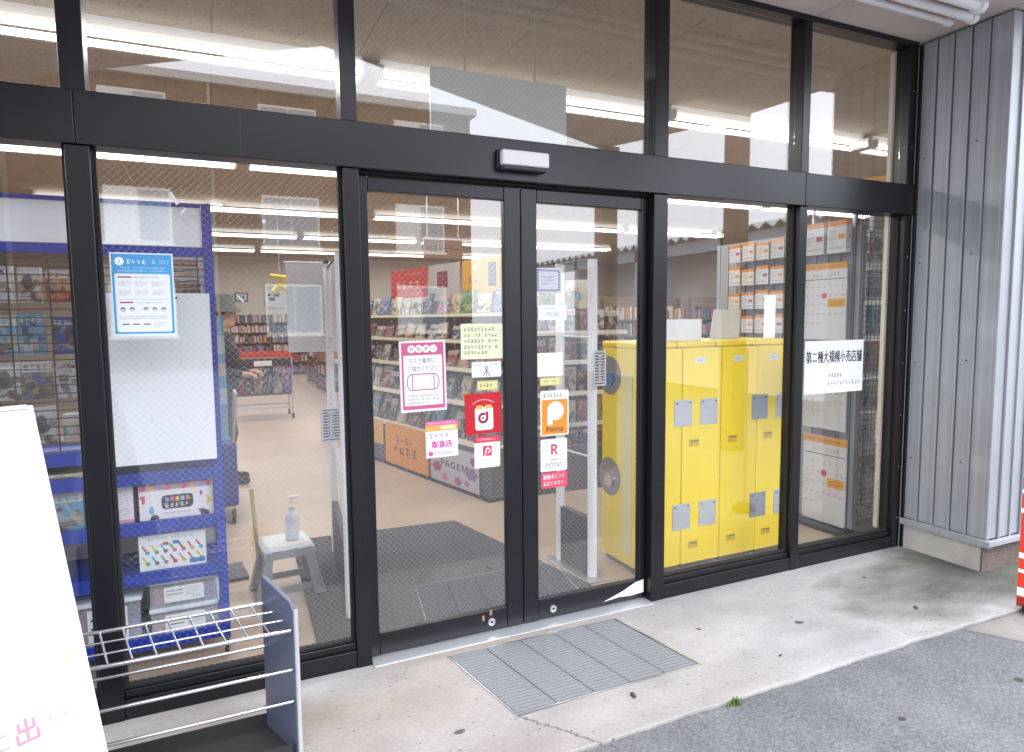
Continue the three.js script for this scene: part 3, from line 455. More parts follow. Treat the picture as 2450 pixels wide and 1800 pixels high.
{
  const t = thing('standing_board', 'white standing sign board with faint pink writing before the windows', 'sign board', [-0.59, -0.014, 1.06], 0.58);
  const bm = print(512, 1100, (c, w, h) => {
    fill(c, '#e2e3e6', 0, 0, w, h); c.fillStyle = '#dcd4a8'; for (const [x, y, r] of [[400, 110, 14], [486, 520, 12]]) { c.beginPath(); c.arc(x, y, r, 0, 7); c.fill(); }
    glyphs(c, '店', 240, 600, 46, 48, '#c07e96', 0.13); glyphs(c, '内に', 294, 608, 36, 38, '#9a9aa4', 0.11, 0.02); glyphs(c, '出', 372, 602, 46, 46, '#c4849c', 0.13); fineprint(c, 426, 610, 60, 28, 1, '#c4a0ae'); fineprint(c, 290, 664, 120, 24, 1, '#a0a0a8');
  }, 0.4);
  const lean = -0.31;
  const fr = part('panel', card(-0.31, 0.31, 0.0, 1.36, -0.006, 0.006), bm, t); fr.rotation.x = lean; fr.position.set(0, 0.02, 0.2);
  for (const [a, b, c, d] of [[-0.322, -0.3105, 0, 1.37], [0.3105, 0.322, 0, 1.37], [-0.31, 0.31, 1.361, 1.373], [-0.31, 0.31, -0.012, -0.001]]) part('edge_trim', bx(a, b, c, d, -0.011, 0.011, 0.003), M.white, fr);
  const bk = part('back_leg', [bx(-0.3, -0.27, 0, 1.3, -0.012, 0.012), bx(0.27, 0.3, 0, 1.3, -0.012, 0.012), bx(-0.27, 0.27, 0.3, 0.33, -0.01, 0.01)], M.alu, t); bk.rotation.x = 0.2; bk.position.set(0, 0.0, -0.56);
}
// ---------------------------------------------------------------- things across the street, which the glass mirrors
{
  const t = thing('brick_apartment_building', 'brown brick apartment block across the street mirrored in the glass', 'building', [-8, -0.014, 20]);
  const brick = new THREE.MeshPhysicalMaterial({ map: tex(256, (u, v, i, j) => { const row = Math.floor(v * 24), m = (v * 24) % 1 < 0.12 || ((u * 12 + (row % 2) * 0.5) % 1) < 0.06, k = m ? 0.4 : 0.27 + 0.12 * hash(Math.floor(u * 12 + (row % 2) * 0.5), row, 77); return [k, k * 0.74, k * 0.6]; }), roughness: 0.9 });
  const wallOf = (x0, x1, y0, y1) => part('wall', boxUV(bx(x0, x1, y0, y1, 0.3, 9), 2), brick, t);
  wallOf(-14, 17, 0, 8.9); part('coping', bx(-14.2, 17.2, 8.9, 9.15, 0.1, 9.2), mat(0.5, 0.48, 0.45, 0.8), t);
  const wf = mat(0.75, 0.72, 0.6, 0.5), wg = mat(0.25, 0.3, 0.34, 0.08), cu = mat(0.7, 0.7, 0.68, 0.8);
  for (let r = 0; r < 3; r++) for (let k = 0; k < 7; k++) {
    const x = -12.4 + k * 4.42 + 0.03, y = 1.1 + r * 2.86; if (r === 0 && k === 3) continue;
    const w = part('window', bx(x, x + 1.8, y, y + 1.65, 0.24, 0.2999), wf, t);
    part('pane', bx(x + 0.07, x + 0.87, y + 0.07, y + 1.58, 0.22, 0.2399), k % 2 ? wg : cu, w); part('pane', bx(x + 0.93, x + 1.73, y + 0.07, y + 1.58, 0.22, 0.2399), wg, w);
    part('sill', bx(x - 0.05, x + 1.85, y - 0.08, y - 0.001, 0.16, 0.2999), wf, w);
  }
  for (const x of [-9.4, -0.55, 8.3, 12.7]) part('downpipe', rod([x, 0, 0.22], [x, 8.9, 0.22], 0.05, 8), mat(0.3, 0.24, 0.2, 0.7), t);
}
{
  const t = thing('corrugated_shed', 'open grey shed with a corrugated eave, mirrored in the right windows', 'shed', [8.3, -0.014, 3.6]);
  const gm = mat(0.42, 0.46, 0.48, 0.7), lm = mat(0.78, 0.8, 0.82, 0.6), L = 10.5;
  const s = new THREE.Shape(); const n = 140, P = (i) => i / n * L, Y = (i) => 0.05 * Math.sin(i * 1.57); for (let i = 0; i <= n; i++) s[i ? 'lineTo' : 'moveTo'](P(i), Y(i)); for (let i = n; i >= 0; i--) s.lineTo(P(i), Y(i) - 0.02);
  const g = new THREE.ExtrudeGeometry(s, { depth: 2.3, bevelEnabled: false }).rotateY(-Math.PI / 2); // profile along z, sheets run along x
  g.rotateZ(Math.PI); g.translate(0, 0, 0); const rf = part('roof', g, gm, t); rf.rotation.z = 0.13; rf.position.set(-0.1, 3.02, 0); rf.scale.set(1, -1, 1);
  part('back_wall', bx(1.6, 1.75, 0, 3.2, 0, L), lm, t);
  for (let k = 0; k < 4; k++) { const z = 0.7 + k * 2.55; const w = part('window', bx(1.52, 1.599, 1.0, 2.3, z, z + 1.7), M.white, t); part('pane', bx(1.5, 1.5195, 1.06, 2.24, z + 0.06, z + 1.64), mat(0.5, 0.55, 0.6, 0.1), w); }
  for (let k = 0; k < 5; k++) part('post', bx(0, 0.12, 0, 2.98, 0.05 + k * 2.55, 0.17 + k * 2.55), gm, t);
  part('eave_beam', bx(0, 0.12, 2.72, 2.96, 0.18, L), gm, t);
}

// ---------------------------------------------------------------- hanging boards
{
  const t = thing('hanging_board', 'blank pale green board hung on two rods behind the upper middle pane', 'hanging sign', [1.6, 2.55, -0.8]);
  part('panel', bx(-0.43, 0.43, 0, 0.375, -0.012, 0.012, 0.004), mat(0.84, 0.9, 0.87, 0.4), t);
  for (const x of [-0.22, 0.22]) part('rod', rod([x, 0.376, 0], [x, 0.779, 0], 0.007, 8), mat(0.6, 0.55, 0.36, 0.5), t);
}
{
  const t = thing('bestseller_board', 'brown hanging board with dark writing above the magazine shelf', 'hanging sign', [2.66, 2.28, -5]);
  part('panel', card(-0.25, 0.25, 0, 0.22, -0.01, 0.01), print(512, 220, (c, w, h) => { fill(c, '#c09a80', 0, 0, w, h); glyphs(c, 'ベストセラー', 40, 70, 66, 84, '#4a3428', 0.13, 0.1); }), t);
  for (const x of [-0.2, 0.2]) part('rod', rod([x, 0.2205, 0], [x, 1.049, 0], 0.005, 6), M.alu, t);
}

// ---------------------------------------------------------------- package and cover prints shared by the goods
const PAL = { red: '#b8322c', crimson: '#8c1e34', pink: '#e29ab4', orange: '#e08a28', yellow: '#e6c83c', green: '#6a9a4c', teal: '#4a9a94', 'light blue': '#7ab8dc', blue: '#3c6cb4', navy: '#2a3050', purple: '#7a5a94', white: '#e8e6e2', cream: '#e2d6b4', brown: '#7c5a44', black: '#26262c', grey: '#8c8c90' };
const NAMES = Object.keys(PAL);
const coverCache = new Map();
function cover(name, kind = 0) {
  const key = name + kind; if (coverCache.has(key)) return coverCache.get(key);
  const m = print(96, 128, (c, w, h) => {
    const ix = NAMES.indexOf(name), near = (k) => PAL[NAMES[(ix + k * 3 + kind * 5 + 2) % NAMES.length]];
    fill(c, PAL[name], 0, 0, w, h); c.globalAlpha = 0.55;
    for (let k = 0; k < 16; k++) { c.fillStyle = pick([near(1), near(2), PAL.cream, PAL.black, PAL.brown, PAL[name], PAL.white]); c.beginPath(); const x = rr(0, w), y = rr(kind === 1 ? 40 : 20, h), a = rr(6, 26), b = rr(6, 34); kind === 2 ? c.rect(x - a, y - b / 2, a * 1.6, b) : c.ellipse(x, y, a, b, rr(0, 3), 0, 7); c.fill(); }
    c.globalAlpha = 1; if (kind === 1) fill(c, '#eeeae0', 0, 0, w, 34);
    fineprint(c, 6, 6, 84, 24, 1, kind === 1 ? PAL[name] : '#f6f2ea'); fineprint(c, 8, 92, rr(40, 80), 30, 3, rnd() < 0.5 ? '#f6f2ea' : '#24222a');
  }, 0.35, { color: rgb(0.58, 0.58, 0.58) });
  coverCache.set(key, m); return m;
}

// ---------------------------------------------------------------- blue rack behind the left window
const RK = { x0: -1.32, x1: 0.03, zf: -0.38, zb: -0.84 };
{
  const cx = (RK.x0 + RK.x1) / 2, t = thing('blue_display_rack', 'tall blue steel display rack on castors behind the left windows', 'display rack', [cx, 0, RK.zf]);
  const X = (v) => v - cx, D = RK.zb - RK.zf;
  for (const x of [RK.x0, RK.x1 - 0.04]) for (const z of [-0.04, D]) {
    part('upright', bx(X(x), X(x) + 0.04, 0.085, 2.04, z, z + 0.04, 0.003), M.blue, t);
    const w = part('castor', [bx(X(x) + 0.004, X(x) + 0.01, 0.03, 0.084, z, z + 0.04), bx(X(x) + 0.032, X(x) + 0.038, 0.03, 0.084, z, z + 0.04), bx(X(x) + 0.004, X(x) + 0.038, 0.076, 0.084, z - 0.005, z + 0.045)], M.chrome, t);
    part('wheel', rod([X(x) + 0.012, 0.036, z + 0.03], [X(x) + 0.03, 0.036, z + 0.03], 0.036, 16), M.rubber, w);
  }
  const inX0 = X(RK.x0) + 0.0405, inX1 = X(RK.x1) - 0.0405;
  part('top_bar', bx(inX0, inX1, 1.81, 1.85, -0.03, -0.004, 0.003), M.blue, t); part('top_bar', bx(inX0, inX1, 2.02, 2.038, -0.03, -0.004), M.blue, t);
  part('header_board', bx(inX0, inX1, 1.852, 2.034, -0.025, -0.0135), mat(0.84, 0.86, 0.88, 0.5), t, { label: 'blank white header board' });
  for (const y of [0.945, 0.835, 0.615, 0.39, 0.095]) {
    part('shelf', bx(inX0, inX1, y, y + 0.014, D + 0.01, -0.032), M.blue, t);
    part('shelf_lip', bx(inX0, inX1, y - 0.008, y + 0.05, -0.031, -0.008, 0.003), M.blue, t);
  }
  const wg = rod([inX0, 0, 0], [inX1, 0, 0], 0.0028, 6), vg = rod([0, 0.99, 0], [0, 1.81, 0], 0.0032, 6);
  for (let k = 0; k < 24; k++) part('wire', wg.clone().translate(0, 1.0 + k * 0.0345, -0.022), M.darkgrey, t);
  for (let k = 0; k < 10; k++) part('wire', vg.clone().translate(inX0 + 0.02 + k * 0.136, 0, -0.016), M.darkgrey, t);
  part('back_panel', bx(inX0, inX1, 0.1, 0.98, D + 0.001, D + 0.009), mat(0.5, 0.49, 0.48, 0.7), t);
}
{ // white blank panel hung on the rack's front
  const t = thing('blank_notice_board', 'large blank white panel with small tabs hanging behind the left window', 'panel', [-0.18, 0.935, -0.3]);
  part('sheet', bx(-0.205, 0.187, 0, 0.715, -0.004, 0.004, 0.002), mat(0.84, 0.87, 0.9, 0.5), t);
  const tg = new THREE.TorusGeometry(0.007, 0.0012, 5, 8, 3.0).rotateZ(-1.6);
  for (const [x, y] of [[-0.05, 0.42], [0.06, 0.42], [0.15, 0.42], [-0.06, 0.19], [0.05, 0.19], [0.15, 0.19]]) part('tab', tg.clone().translate(x, y, 0.005), mat(0.5, 0.52, 0.55, 0.6), t);
  part('push_pin', new THREE.SphereGeometry(0.005, 8, 6).translate(0.06, 0.695, 0.006), M.rubber, t);
}
function goods(name, label, cat, w, h, d, m, at, turn = 0, group) { return solo(name, label, cat, card(-w / 2, w / 2, 0, h, -d / 2, d / 2), m, at, turn, group); }
goods('toy_box', 'white toy box with a pink border and black emblem on the blue rack', 'toy box', 0.295, 0.165, 0.2, print(512, 290, (c, w, h) => {
  fill(c, '#f6f2f4', 0, 0, w, h); fill(c, '#e49ac0', 0, 0, w, 46); for (let k = 0; k < 9; k++) { c.fillStyle = ['#e8508c', '#f0c83c', '#60b4dc', '#e86060', '#90c860'][k % 5]; c.beginPath(); c.arc(30 + k * 56, 24 + (k % 2) * 8, 16, 0, 7); c.fill(); }
  rrect(c, 150, 90, 220, 110, 30, '#2c2834'); ['#5aa0dc', '#e86888', '#f0c860', '#8cd0e0', '#e88860'].forEach((col, i) => { c.fillStyle = col; c.fillRect(176 + i * 36, 106, 26, 34); }); fineprint(c, 172, 150, 180, 40, 1, '#fff', 26);
  for (let k = 0; k < 12; k++) { c.fillStyle = ['#e8508c', '#f0c83c', '#60b4dc', '#a050a0'][k % 4]; c.beginPath(); c.ellipse(24 + (k * 83) % 110 + (k % 2) * 370, 90 + (k * 47) % 170, 22, 10, k, 0, 7); c.fill(); } fineprint(c, 160, 222, 200, 20, 1, '#c06090', 10); c.fillStyle = '#3a3038'; c.beginPath(); c.arc(450, 262, 30, 0, 7); c.fill(); c.beginPath(); c.arc(100, 266, 30, 0, 7); c.fill();
}), [-0.165, 0.65, -0.53]);
goods('toy_box', 'tall pink and white toy box left of the emblem box', 'toy box', 0.13, 0.18, 0.2, print(200, 290, (c, w, h) => { fill(c, '#f0eaf0', 0, 0, w, h); fill(c, '#e8a0c0', 0, 0, 70, h); fineprint(c, 84, 30, 100, 120, 6, '#888', 5); fineprint(c, 84, 170, 100, 70, 4, '#b090a0', 8); fill(c, '#e8a0c0', 70, 255, 130, 35); fineprint(c, 10, 60, 50, 150, 7, '#fff', 6); }), [-0.4, 0.65, -0.54]);
goods('toy_box', 'pale blue toy box beside the standing sign board', 'toy box', 0.13, 0.17, 0.2, cover('light blue', 1), [-0.585, 0.65, -0.54]);
goods('toy_box', 'light blue picture box second from the sign board', 'toy box', 0.12, 0.17, 0.2, cover('light blue', 2), [-0.72, 0.65, -0.54]);
goods('tool_toy_box', 'white box printed with small coloured tools on the blue rack', 'toy box', 0.265, 0.17, 0.2, print(460, 290, (c, w, h) => {
  fill(c, '#eef4f6', 0, 0, w, h); fineprint(c, 60, 22, 330, 26, 1, '#8cb4c8', 12); const cs = ['#d84830', '#e8c030', '#50b0d0', '#58a858', '#8c5a34', '#d86090'];
  for (let k = 0; k < 14; k++) { c.strokeStyle = cs[k % 6]; c.lineWidth = 14; const x = 40 + (k % 7) * 62, y = 110 + Math.floor(k / 7) * 86; c.beginPath(); c.moveTo(x - 18, y - 30); c.lineTo(x + 14, y + 24); c.stroke(); c.fillStyle = cs[(k + 2) % 6]; c.beginPath(); c.arc(x + 16, y + 26, 15, 0, 7); c.fill(); }
  fill(c, '#3c7cc0', 340, 220, 110, 34); fill(c, '#d03c30', 160, 66, 40, 24); fill(c, '#3c78c0', 230, 62, 44, 26);
}), [-0.19, 0.425, -0.52]);
goods('folded_pack', 'flat yellow and white pack lying on the upper rack shelf', 'pack', 0.3, 0.05, 0.25, cover('yellow', 1), [-0.62, 0.85, -0.55]);
{
  const lab = print(200, 130, (c, w, h) => { fill(c, '#f0f2f4', 0, 0, w, h); fill(c, '#444', 14, 30, 80, 7); fill(c, '#444', 14, 60, 80, 7); fineprint(c, 110, 14, 76, 70, 5, '#999', 4); words(c, '1 2 3', 160, 104, 20, '#555'); });
  const bin = (x, y, w, h, label) => {
    const t = thing('plastic_bin', label, 'bin', [x, y, -0.56], 0, 'clear plastic bins on the blue rack');
    part('tub', [bx(-w / 2, w / 2, 0, 0.006, -0.14, 0.14), bx(-w / 2, w / 2, 0.006, h, 0.134, 0.14), bx(-w / 2, w / 2, 0.006, h, -0.14, -0.134), bx(-w / 2, -w / 2 + 0.006, 0.006, h, -0.133, 0.133), bx(w / 2 - 0.006, w / 2, 0.006, h, -0.133, 0.133)], M.clear, t);
    part('lid', bx(-w / 2 - 0.008, w / 2 + 0.008, h + 0.001, h + 0.022, -0.15, 0.15, 0.006), mat(0.6, 0.65, 0.72, 0.35), t);
    part('label', card(-w * 0.3, w * 0.3, 0.02, h - 0.015, 0.1405, 0.142), lab, t);
    for (let k = 0; k < 4; k++) part('content', bx(-w / 2 + 0.015 + k * w / 4.3, -w / 2 + 0.01 + (k + 0.9) * w / 4.3, 0.008, h * rr(0.6, 0.92), -0.12, 0.12), mat(...[[0.5, 0.12, 0.2], [0.1, 0.3, 0.35], [0.55, 0.5, 0.5], [0.2, 0.15, 0.4]][k], 0.6), t);
  };
  bin(-0.155, 0.11, 0.27, 0.125, 'clear bin with a white label, lower of the two stacked by the rack post'); bin(-0.155, 0.258, 0.27, 0.105, 'clear bin with a white label, upper of the two stacked by the rack post');
  bin(-0.455, 0.11, 0.25, 0.2, 'clear labelled bin on the bottom rack shelf behind the wide mullion'); bin(-0.74, 0.11, 0.26, 0.15, 'clear bin on the bottom rack shelf farthest left');
}
{ // packs hung behind the rack's wire front
  const cols = ['light blue', 'white', 'white', 'pink', 'light blue', 'white', 'cream', 'light blue', 'white', 'orange', 'red', 'white', 'purple', 'white', 'blue', 'teal', 'cream', 'white'];
  const lines = [[1.615, 0.175, 'top'], [1.4, 0.19, 'second'], [1.215, 0.165, 'third'], [1.02, 0.165, 'bottom']]; let q = 0;
  for (const [y, h, row] of lines) for (let k = 0; k < 11; k++) {
    const nm = cols[(q * 7 + 3) % cols.length], x = -1.22 + k * 0.113 + rr(-0.012, 0.012); q++; if (x > -0.06) continue;
    goods('hung_pack', nm + ' toy pack behind the rack wire, ' + ORD[k] + ' from the left in the ' + row + ' row', 'toy pack', rr(0.07, 0.105), h * rr(0.75, 1), 0.035, cover(nm, q % 3), [x, y, -0.47 - rr(0, 0.05)], rr(-0.1, 0.1), 'toy packs behind the rack wire');
  }
  for (let k = 0; k < 6; k++) goods('book_pile', pick(['grey', 'brown', 'cream', 'white']) + ' flat book, ' + ORD[k] + ' from the bottom of the pile in the rack corner', 'book', 0.14, 0.022, 0.2, cover(pick(['brown', 'cream', 'white', 'orange']), 1), [-0.1, 1.655 + k * 0.0235, -0.54], rr(-0.05, 0.05), 'flat books piled on the rack');
  solo('book_bracket', 'small dark bracket shelf under the pile of flat books', 'bracket', bx(-0.09, 0.09, -0.008, 0, -0.13, 0.12), M.darkgrey, [-0.1, 1.6545, -0.54]);
}

// side posters, trolley and person behind the rack
{
  const t = thing('poster_stand', 'upright stand with white and sky blue posters behind the blue rack', 'poster stand', [-0.06, 0, -1.42], 0.1);
  part('board', card(-0.16, 0.14, 0.82, 1.56, -0.006, 0.006), print(160, 400, (c, w, h) => { fill(c, '#8cc4e4', 0, 0, w, h); fill(c, '#dceaf2', 0, 60, w, 60); fill(c, '#e8e4c8', 0, 150, w, 40); fill(c, '#d4e6f0', 0, 230, w, 50); fill(c, '#c05050', 110, 250, 30, 14); fineprint(c, 20, 64, 120, 50, 3, '#5a7a9a', 6); fineprint(c, 20, 290, 120, 90, 5, '#fff', 8); }), t);
  const u = part('sheet', card(-0.16, 0.145, 1.6, 2.0, 0.02, 0.023), print(160, 220, (c, w, h) => { fill(c, '#e8ecf2', 0, 0, w, h); fill(c, '#d89a70', 0, 0, w, 50); fineprint(c, 20, 70, 120, 130, 7, '#7c90b0', 7); fill(c, '#c04060', 4, 90, 14, 30); }), t); u.rotation.z = 0.03;
  part('pole', rod([0, 0.02, -0.015], [0, 2.0, -0.015], 0.01, 8), M.alu, t); part('foot', bx(-0.2, 0.2, 0, 0.02, -0.14, 0.14, 0.006), M.darkgrey, t);
}
{
  const t = thing('blue_trolley', 'blue draped stock trolley on castors behind the display rack', 'trolley', [-0.14, 0, -2.72]);
  part('body', bx(-0.32, 0.29, 0.13, 0.62, -0.2, 0.2, 0.02), mat(0.035, 0.04, 0.24, 0.6), t);
  part('tub', bx(-0.26, 0.2, 0.6205, 0.84, -0.17, 0.17, 0.03), mat(0.05, 0.055, 0.06, 0.6), t);
  part('handle', [rod([0.27, 0.62, -0.16], [0.3, 0.98, -0.16], 0.012), rod([0.27, 0.62, 0.16], [0.3, 0.98, 0.16], 0.012), rod([0.3, 0.98, -0.16], [0.3, 0.98, 0.16], 0.012)], M.steel, t);
  for (const x of [-0.27, 0.25]) for (const z of [-0.16, 0.16]) { const c = part('castor', bx(x - 0.02, x + 0.02, 0.05, 0.129, z - 0.012, z + 0.012), M.chrome, t); part('wheel', rod([x - 0.014, 0.05, z + 0.02], [x + 0.014, 0.05, z + 0.02], 0.05, 14), M.rubber, c); }
}
// distance field of a figure, meshed with surface nets
function netMesh(f, lo, hi, cell) {
  const n = [0, 1, 2].map((k) => Math.ceil((hi[k] - lo[k]) / cell) + 1), [nx, ny, nz] = n, val = new Float32Array(nx * ny * nz), id = (i, j, k) => (k * ny + j) * nx + i;
  for (let k = 0; k < nz; k++) for (let j = 0; j < ny; j++) for (let i = 0; i < nx; i++) val[id(i, j, k)] = f(lo[0] + i * cell, lo[1] + j * cell, lo[2] + k * cell);
  const vi = new Int32Array(nx * ny * nz).fill(-1), pos = [], tri = [];
  for (let k = 0; k < nz - 1; k++) for (let j = 0; j < ny - 1; j++) for (let i = 0; i < nx - 1; i++) {
    let c = 0, s = [0, 0, 0]; const C = []; for (let q = 0; q < 8; q++) C.push(val[id(i + (q & 1), j + (q >> 1 & 1), k + (q >> 2))]);
    for (const [a, b] of [[0, 1], [2, 3], [4, 5], [6, 7], [0, 2], [1, 3], [4, 6], [5, 7], [0, 4], [1, 5], [2, 6], [3, 7]]) if ((C[a] < 0) !== (C[b] < 0)) { const t = C[a] / (C[a] - C[b]); c++; for (let d = 0; d < 3; d++) { const A = a >> d & 1, B = b >> d & 1; s[d] += A + (B - A) * t; } }
    if (c) { vi[id(i, j, k)] = pos.length / 3; pos.push(lo[0] + (i + s[0] / c) * cell, lo[1] + (j + s[1] / c) * cell, lo[2] + (k + s[2] / c) * cell); }
  }
  const quad = (a, b, c, d, flip) => { if (a < 0 || b < 0 || c < 0 || d < 0) return; flip ? tri.push(a, c, b, a, d, c) : tri.push(a, b, c, a, c, d); };
  for (let k = 1; k < nz - 1; k++) for (let j = 1; j < ny - 1; j++) for (let i = 1; i < nx - 1; i++) {
    const v = val[id(i, j, k)] < 0;
    if (v !== val[id(i + 1, j, k)] < 0) quad(vi[id(i, j - 1, k - 1)], vi[id(i, j, k - 1)], vi[id(i, j, k)], vi[id(i, j - 1, k)], !v);
    if (v !== val[id(i, j + 1, k)] < 0) quad(vi[id(i - 1, j, k - 1)], vi[id(i - 1, j, k)], vi[id(i, j, k)], vi[id(i, j, k - 1)], !v);
    if (v !== val[id(i, j, k + 1)] < 0) quad(vi[id(i - 1, j - 1, k)], vi[id(i, j - 1, k)], vi[id(i, j, k)], vi[id(i - 1, j, k)], !v);
  }
  const g = new THREE.BufferGeometry(); g.setAttribute('position', new THREE.Float32BufferAttribute(pos, 3)); g.setIndex(tri); g.computeVertexNormals(); return g;
}
const capD = (x, y, z, [a, b, c, r], [d, e, f, s]) => { const ux = d - a, uy = e - b, uz = f - c, t = clamp(((x - a) * ux + (y - b) * uy + (z - c) * uz) / (ux * ux + uy * uy + uz * uz)); return Math.hypot(x - a - ux * t, y - b - uy * t, z - c - uz * t) - (r + (s - r) * t); };
const smin = (a, b, k) => { const h = Math.max(k - Math.abs(a - b), 0) / k; return Math.min(a, b) - h * h * k / 4; };
{ // the figure looks along +x; standing, arms bent before it
  const t = thing('person', 'person in a grey bucket hat and dark loose trousers standing behind the blue rack', 'person', [0.1, 0, -3.95], -0.25);
  const bones = [];
  const B = (a, b, k = 0.05) => bones.push([a, b, k]);
  for (const s of [-1, 1]) { const z = s * 0.095, fx = s > 0 ? 0.02 : -0.03; B([0, 0.92, z * 0.9, 0.105], [0.015 + fx, 0.5, z, 0.085]); B([0.015 + fx, 0.5, z, 0.085], [fx - 0.01, 0.1, z, 0.078]); B([fx - 0.02, 0.05, z, 0.045], [fx + 0.17, 0.035, z * 1.1, 0.036], 0.02); }
  B([0, 0.95, 0.05, 0.12], [0, 0.95, -0.05, 0.12]); B([0, 1.0, 0, 0.135], [0.01, 1.22, 0, 0.135]); B([0.01, 1.2, 0.05, 0.125], [0, 1.36, 0.09, 0.085]); B([0.01, 1.2, -0.05, 0.125], [0, 1.36, -0.09, 0.085]); B([0, 1.4, 0, 0.06], [0.02, 1.5, 0, 0.052], 0.04);
  for (const s of [-1, 1]) { B([0, 1.36, s * 0.17, 0.06], [-0.03, 1.1, s * 0.225, 0.05]); B([-0.03, 1.1, s * 0.225, 0.048], [0.2, 1.04, s * 0.16, 0.034]); }
  const body = (x, y, z) => { let d = 9; for (const [a, b, k] of bones) d = smin(d, capD(x, y, z, a, b), k); return d; };
  const head = (x, y, z) => { let d = Math.hypot((x - 0.035) / 0.1, (y - 1.6) / 0.125, z / 0.08) * 0.09 - 0.09; d = smin(d, capD(x, y, z, [0.12, 1.6, 0, 0.008], [0.145, 1.572, 0, 0.014]), 0.02); d = smin(d, capD(x, y, z, [0.05, 1.52, 0, 0.05], [0.09, 1.505, 0, 0.03]), 0.04); for (const s of [-1, 1]) { d = smin(d, capD(x, y, z, [0.02, 1.575, s * 0.08, 0.012], [0.012, 1.615, s * 0.085, 0.015]), 0.01); d = Math.max(d, -(Math.hypot(x - 0.128, y - 1.605, z - s * 0.032) - 0.016)); } d = Math.max(d, -capD(x, y, z, [0.135, 1.537, -0.02, 0.005], [0.135, 1.537, 0.02, 0.005])); return smin(d, capD(x, y, z, [0.0, 1.46, 0, 0.05], [0.02, 1.54, 0, 0.052]), 0.03); };
  const hand = (s) => (x, y, z) => { const ox = 0.2, oy = 1.04, oz = s * 0.16; let d = smin(capD(x, y, z, [ox, oy, oz, 0.028], [ox + 0.07, oy - 0.005, oz - s * 0.012, 0.026]), capD(x, y, z, [ox + 0.03, oy, oz + s * 0.012, 0.022], [ox + 0.075, oy, oz + s * 0.018, 0.018]), 0.02);
    for (let q = 0; q < 4; q++) { const w = (q - 1.5) * 0.019, L = [0.036, 0.042, 0.038, 0.028][q]; d = Math.min(d, capD(x, y, z, [ox + 0.08, oy, oz + w, 0.0095], [ox + 0.08 + L, oy - 0.012, oz + w * 1.1, 0.0088]), capD(x, y, z, [ox + 0.08 + L, oy - 0.012, oz + w * 1.1, 0.0088], [ox + 0.088 + L, oy - 0.04, oz + w, 0.008])); }
    return smin(d, smin(capD(x, y, z, [ox + 0.025, oy, oz - s * 0.028, 0.013], [ox + 0.06, oy + 0.004, oz - s * 0.055, 0.011]), capD(x, y, z, [ox + 0.06, oy + 0.004, oz - s * 0.055, 0.011], [ox + 0.09, oy - 0.01, oz - s * 0.05, 0.009]), 0.006), 0.008); };
  const paint = (g, fn) => { const p = g.attributes.position, c = new Float32Array(p.count * 3); for (let i = 0; i < p.count; i++) c.set(fn(p.getX(i), p.getY(i), p.getZ(i)), i * 3); g.setAttribute('color', new THREE.BufferAttribute(c, 3)); return g; };
  const skin = [0.52, 0.33, 0.24];
  const gs = [paint(netMesh(body, [-0.25, -0.02, -0.32], [0.3, 1.58, 0.32], 0.013), (x, y) => (y > 1.43 ? skin : y > 0.9 ? [0.03, 0.035, 0.06] : y > 0.085 ? [0.028, 0.03, 0.034] : [0.02, 0.02, 0.026])), paint(netMesh(head, [-0.1, 1.4, -0.12], [0.17, 1.75, 0.12], 0.006), () => skin)];
  for (const s of [-1, 1]) gs.push(paint(netMesh(hand(s), [0.15, 0.97, s * 0.16 - 0.09], [0.35, 1.09, s * 0.16 + 0.09], 0.0045), () => skin));
  part('body', gs, new THREE.MeshPhysicalMaterial({ vertexColors: true, roughness: 0.8 }), t);
  const em = mat(0.85, 0.85, 0.83, 0.3); for (const s of [-1, 1]) { const e = part('eye', new THREE.SphereGeometry(0.012, 10, 8).translate(0.119, 1.605, s * 0.032), em, t); part('iris', new THREE.SphereGeometry(0.006, 8, 6).translate(0.127, 1.605, s * 0.032), M.rubber, e); }
  part('hair', new THREE.SphereGeometry(0.101, 18, 12, 0, 6.3, 0, 2.0).scale(1, 1.1, 0.86).translate(0.022, 1.622, 0), mat(0.02, 0.017, 0.015, 0.6), t);
  part('bucket_hat', lathe([[0, 0.135], [0.07, 0.132], [0.09, 0.115], [0.112, 0.02], [0.165, -0.035], [0.162, -0.04], [0.106, 0.012], [0.106, 0.0]], 24).translate(0.03, 1.655, 0), mat(0.13, 0.15, 0.145, 0.9, 0, { side: THREE.DoubleSide }), t);
}

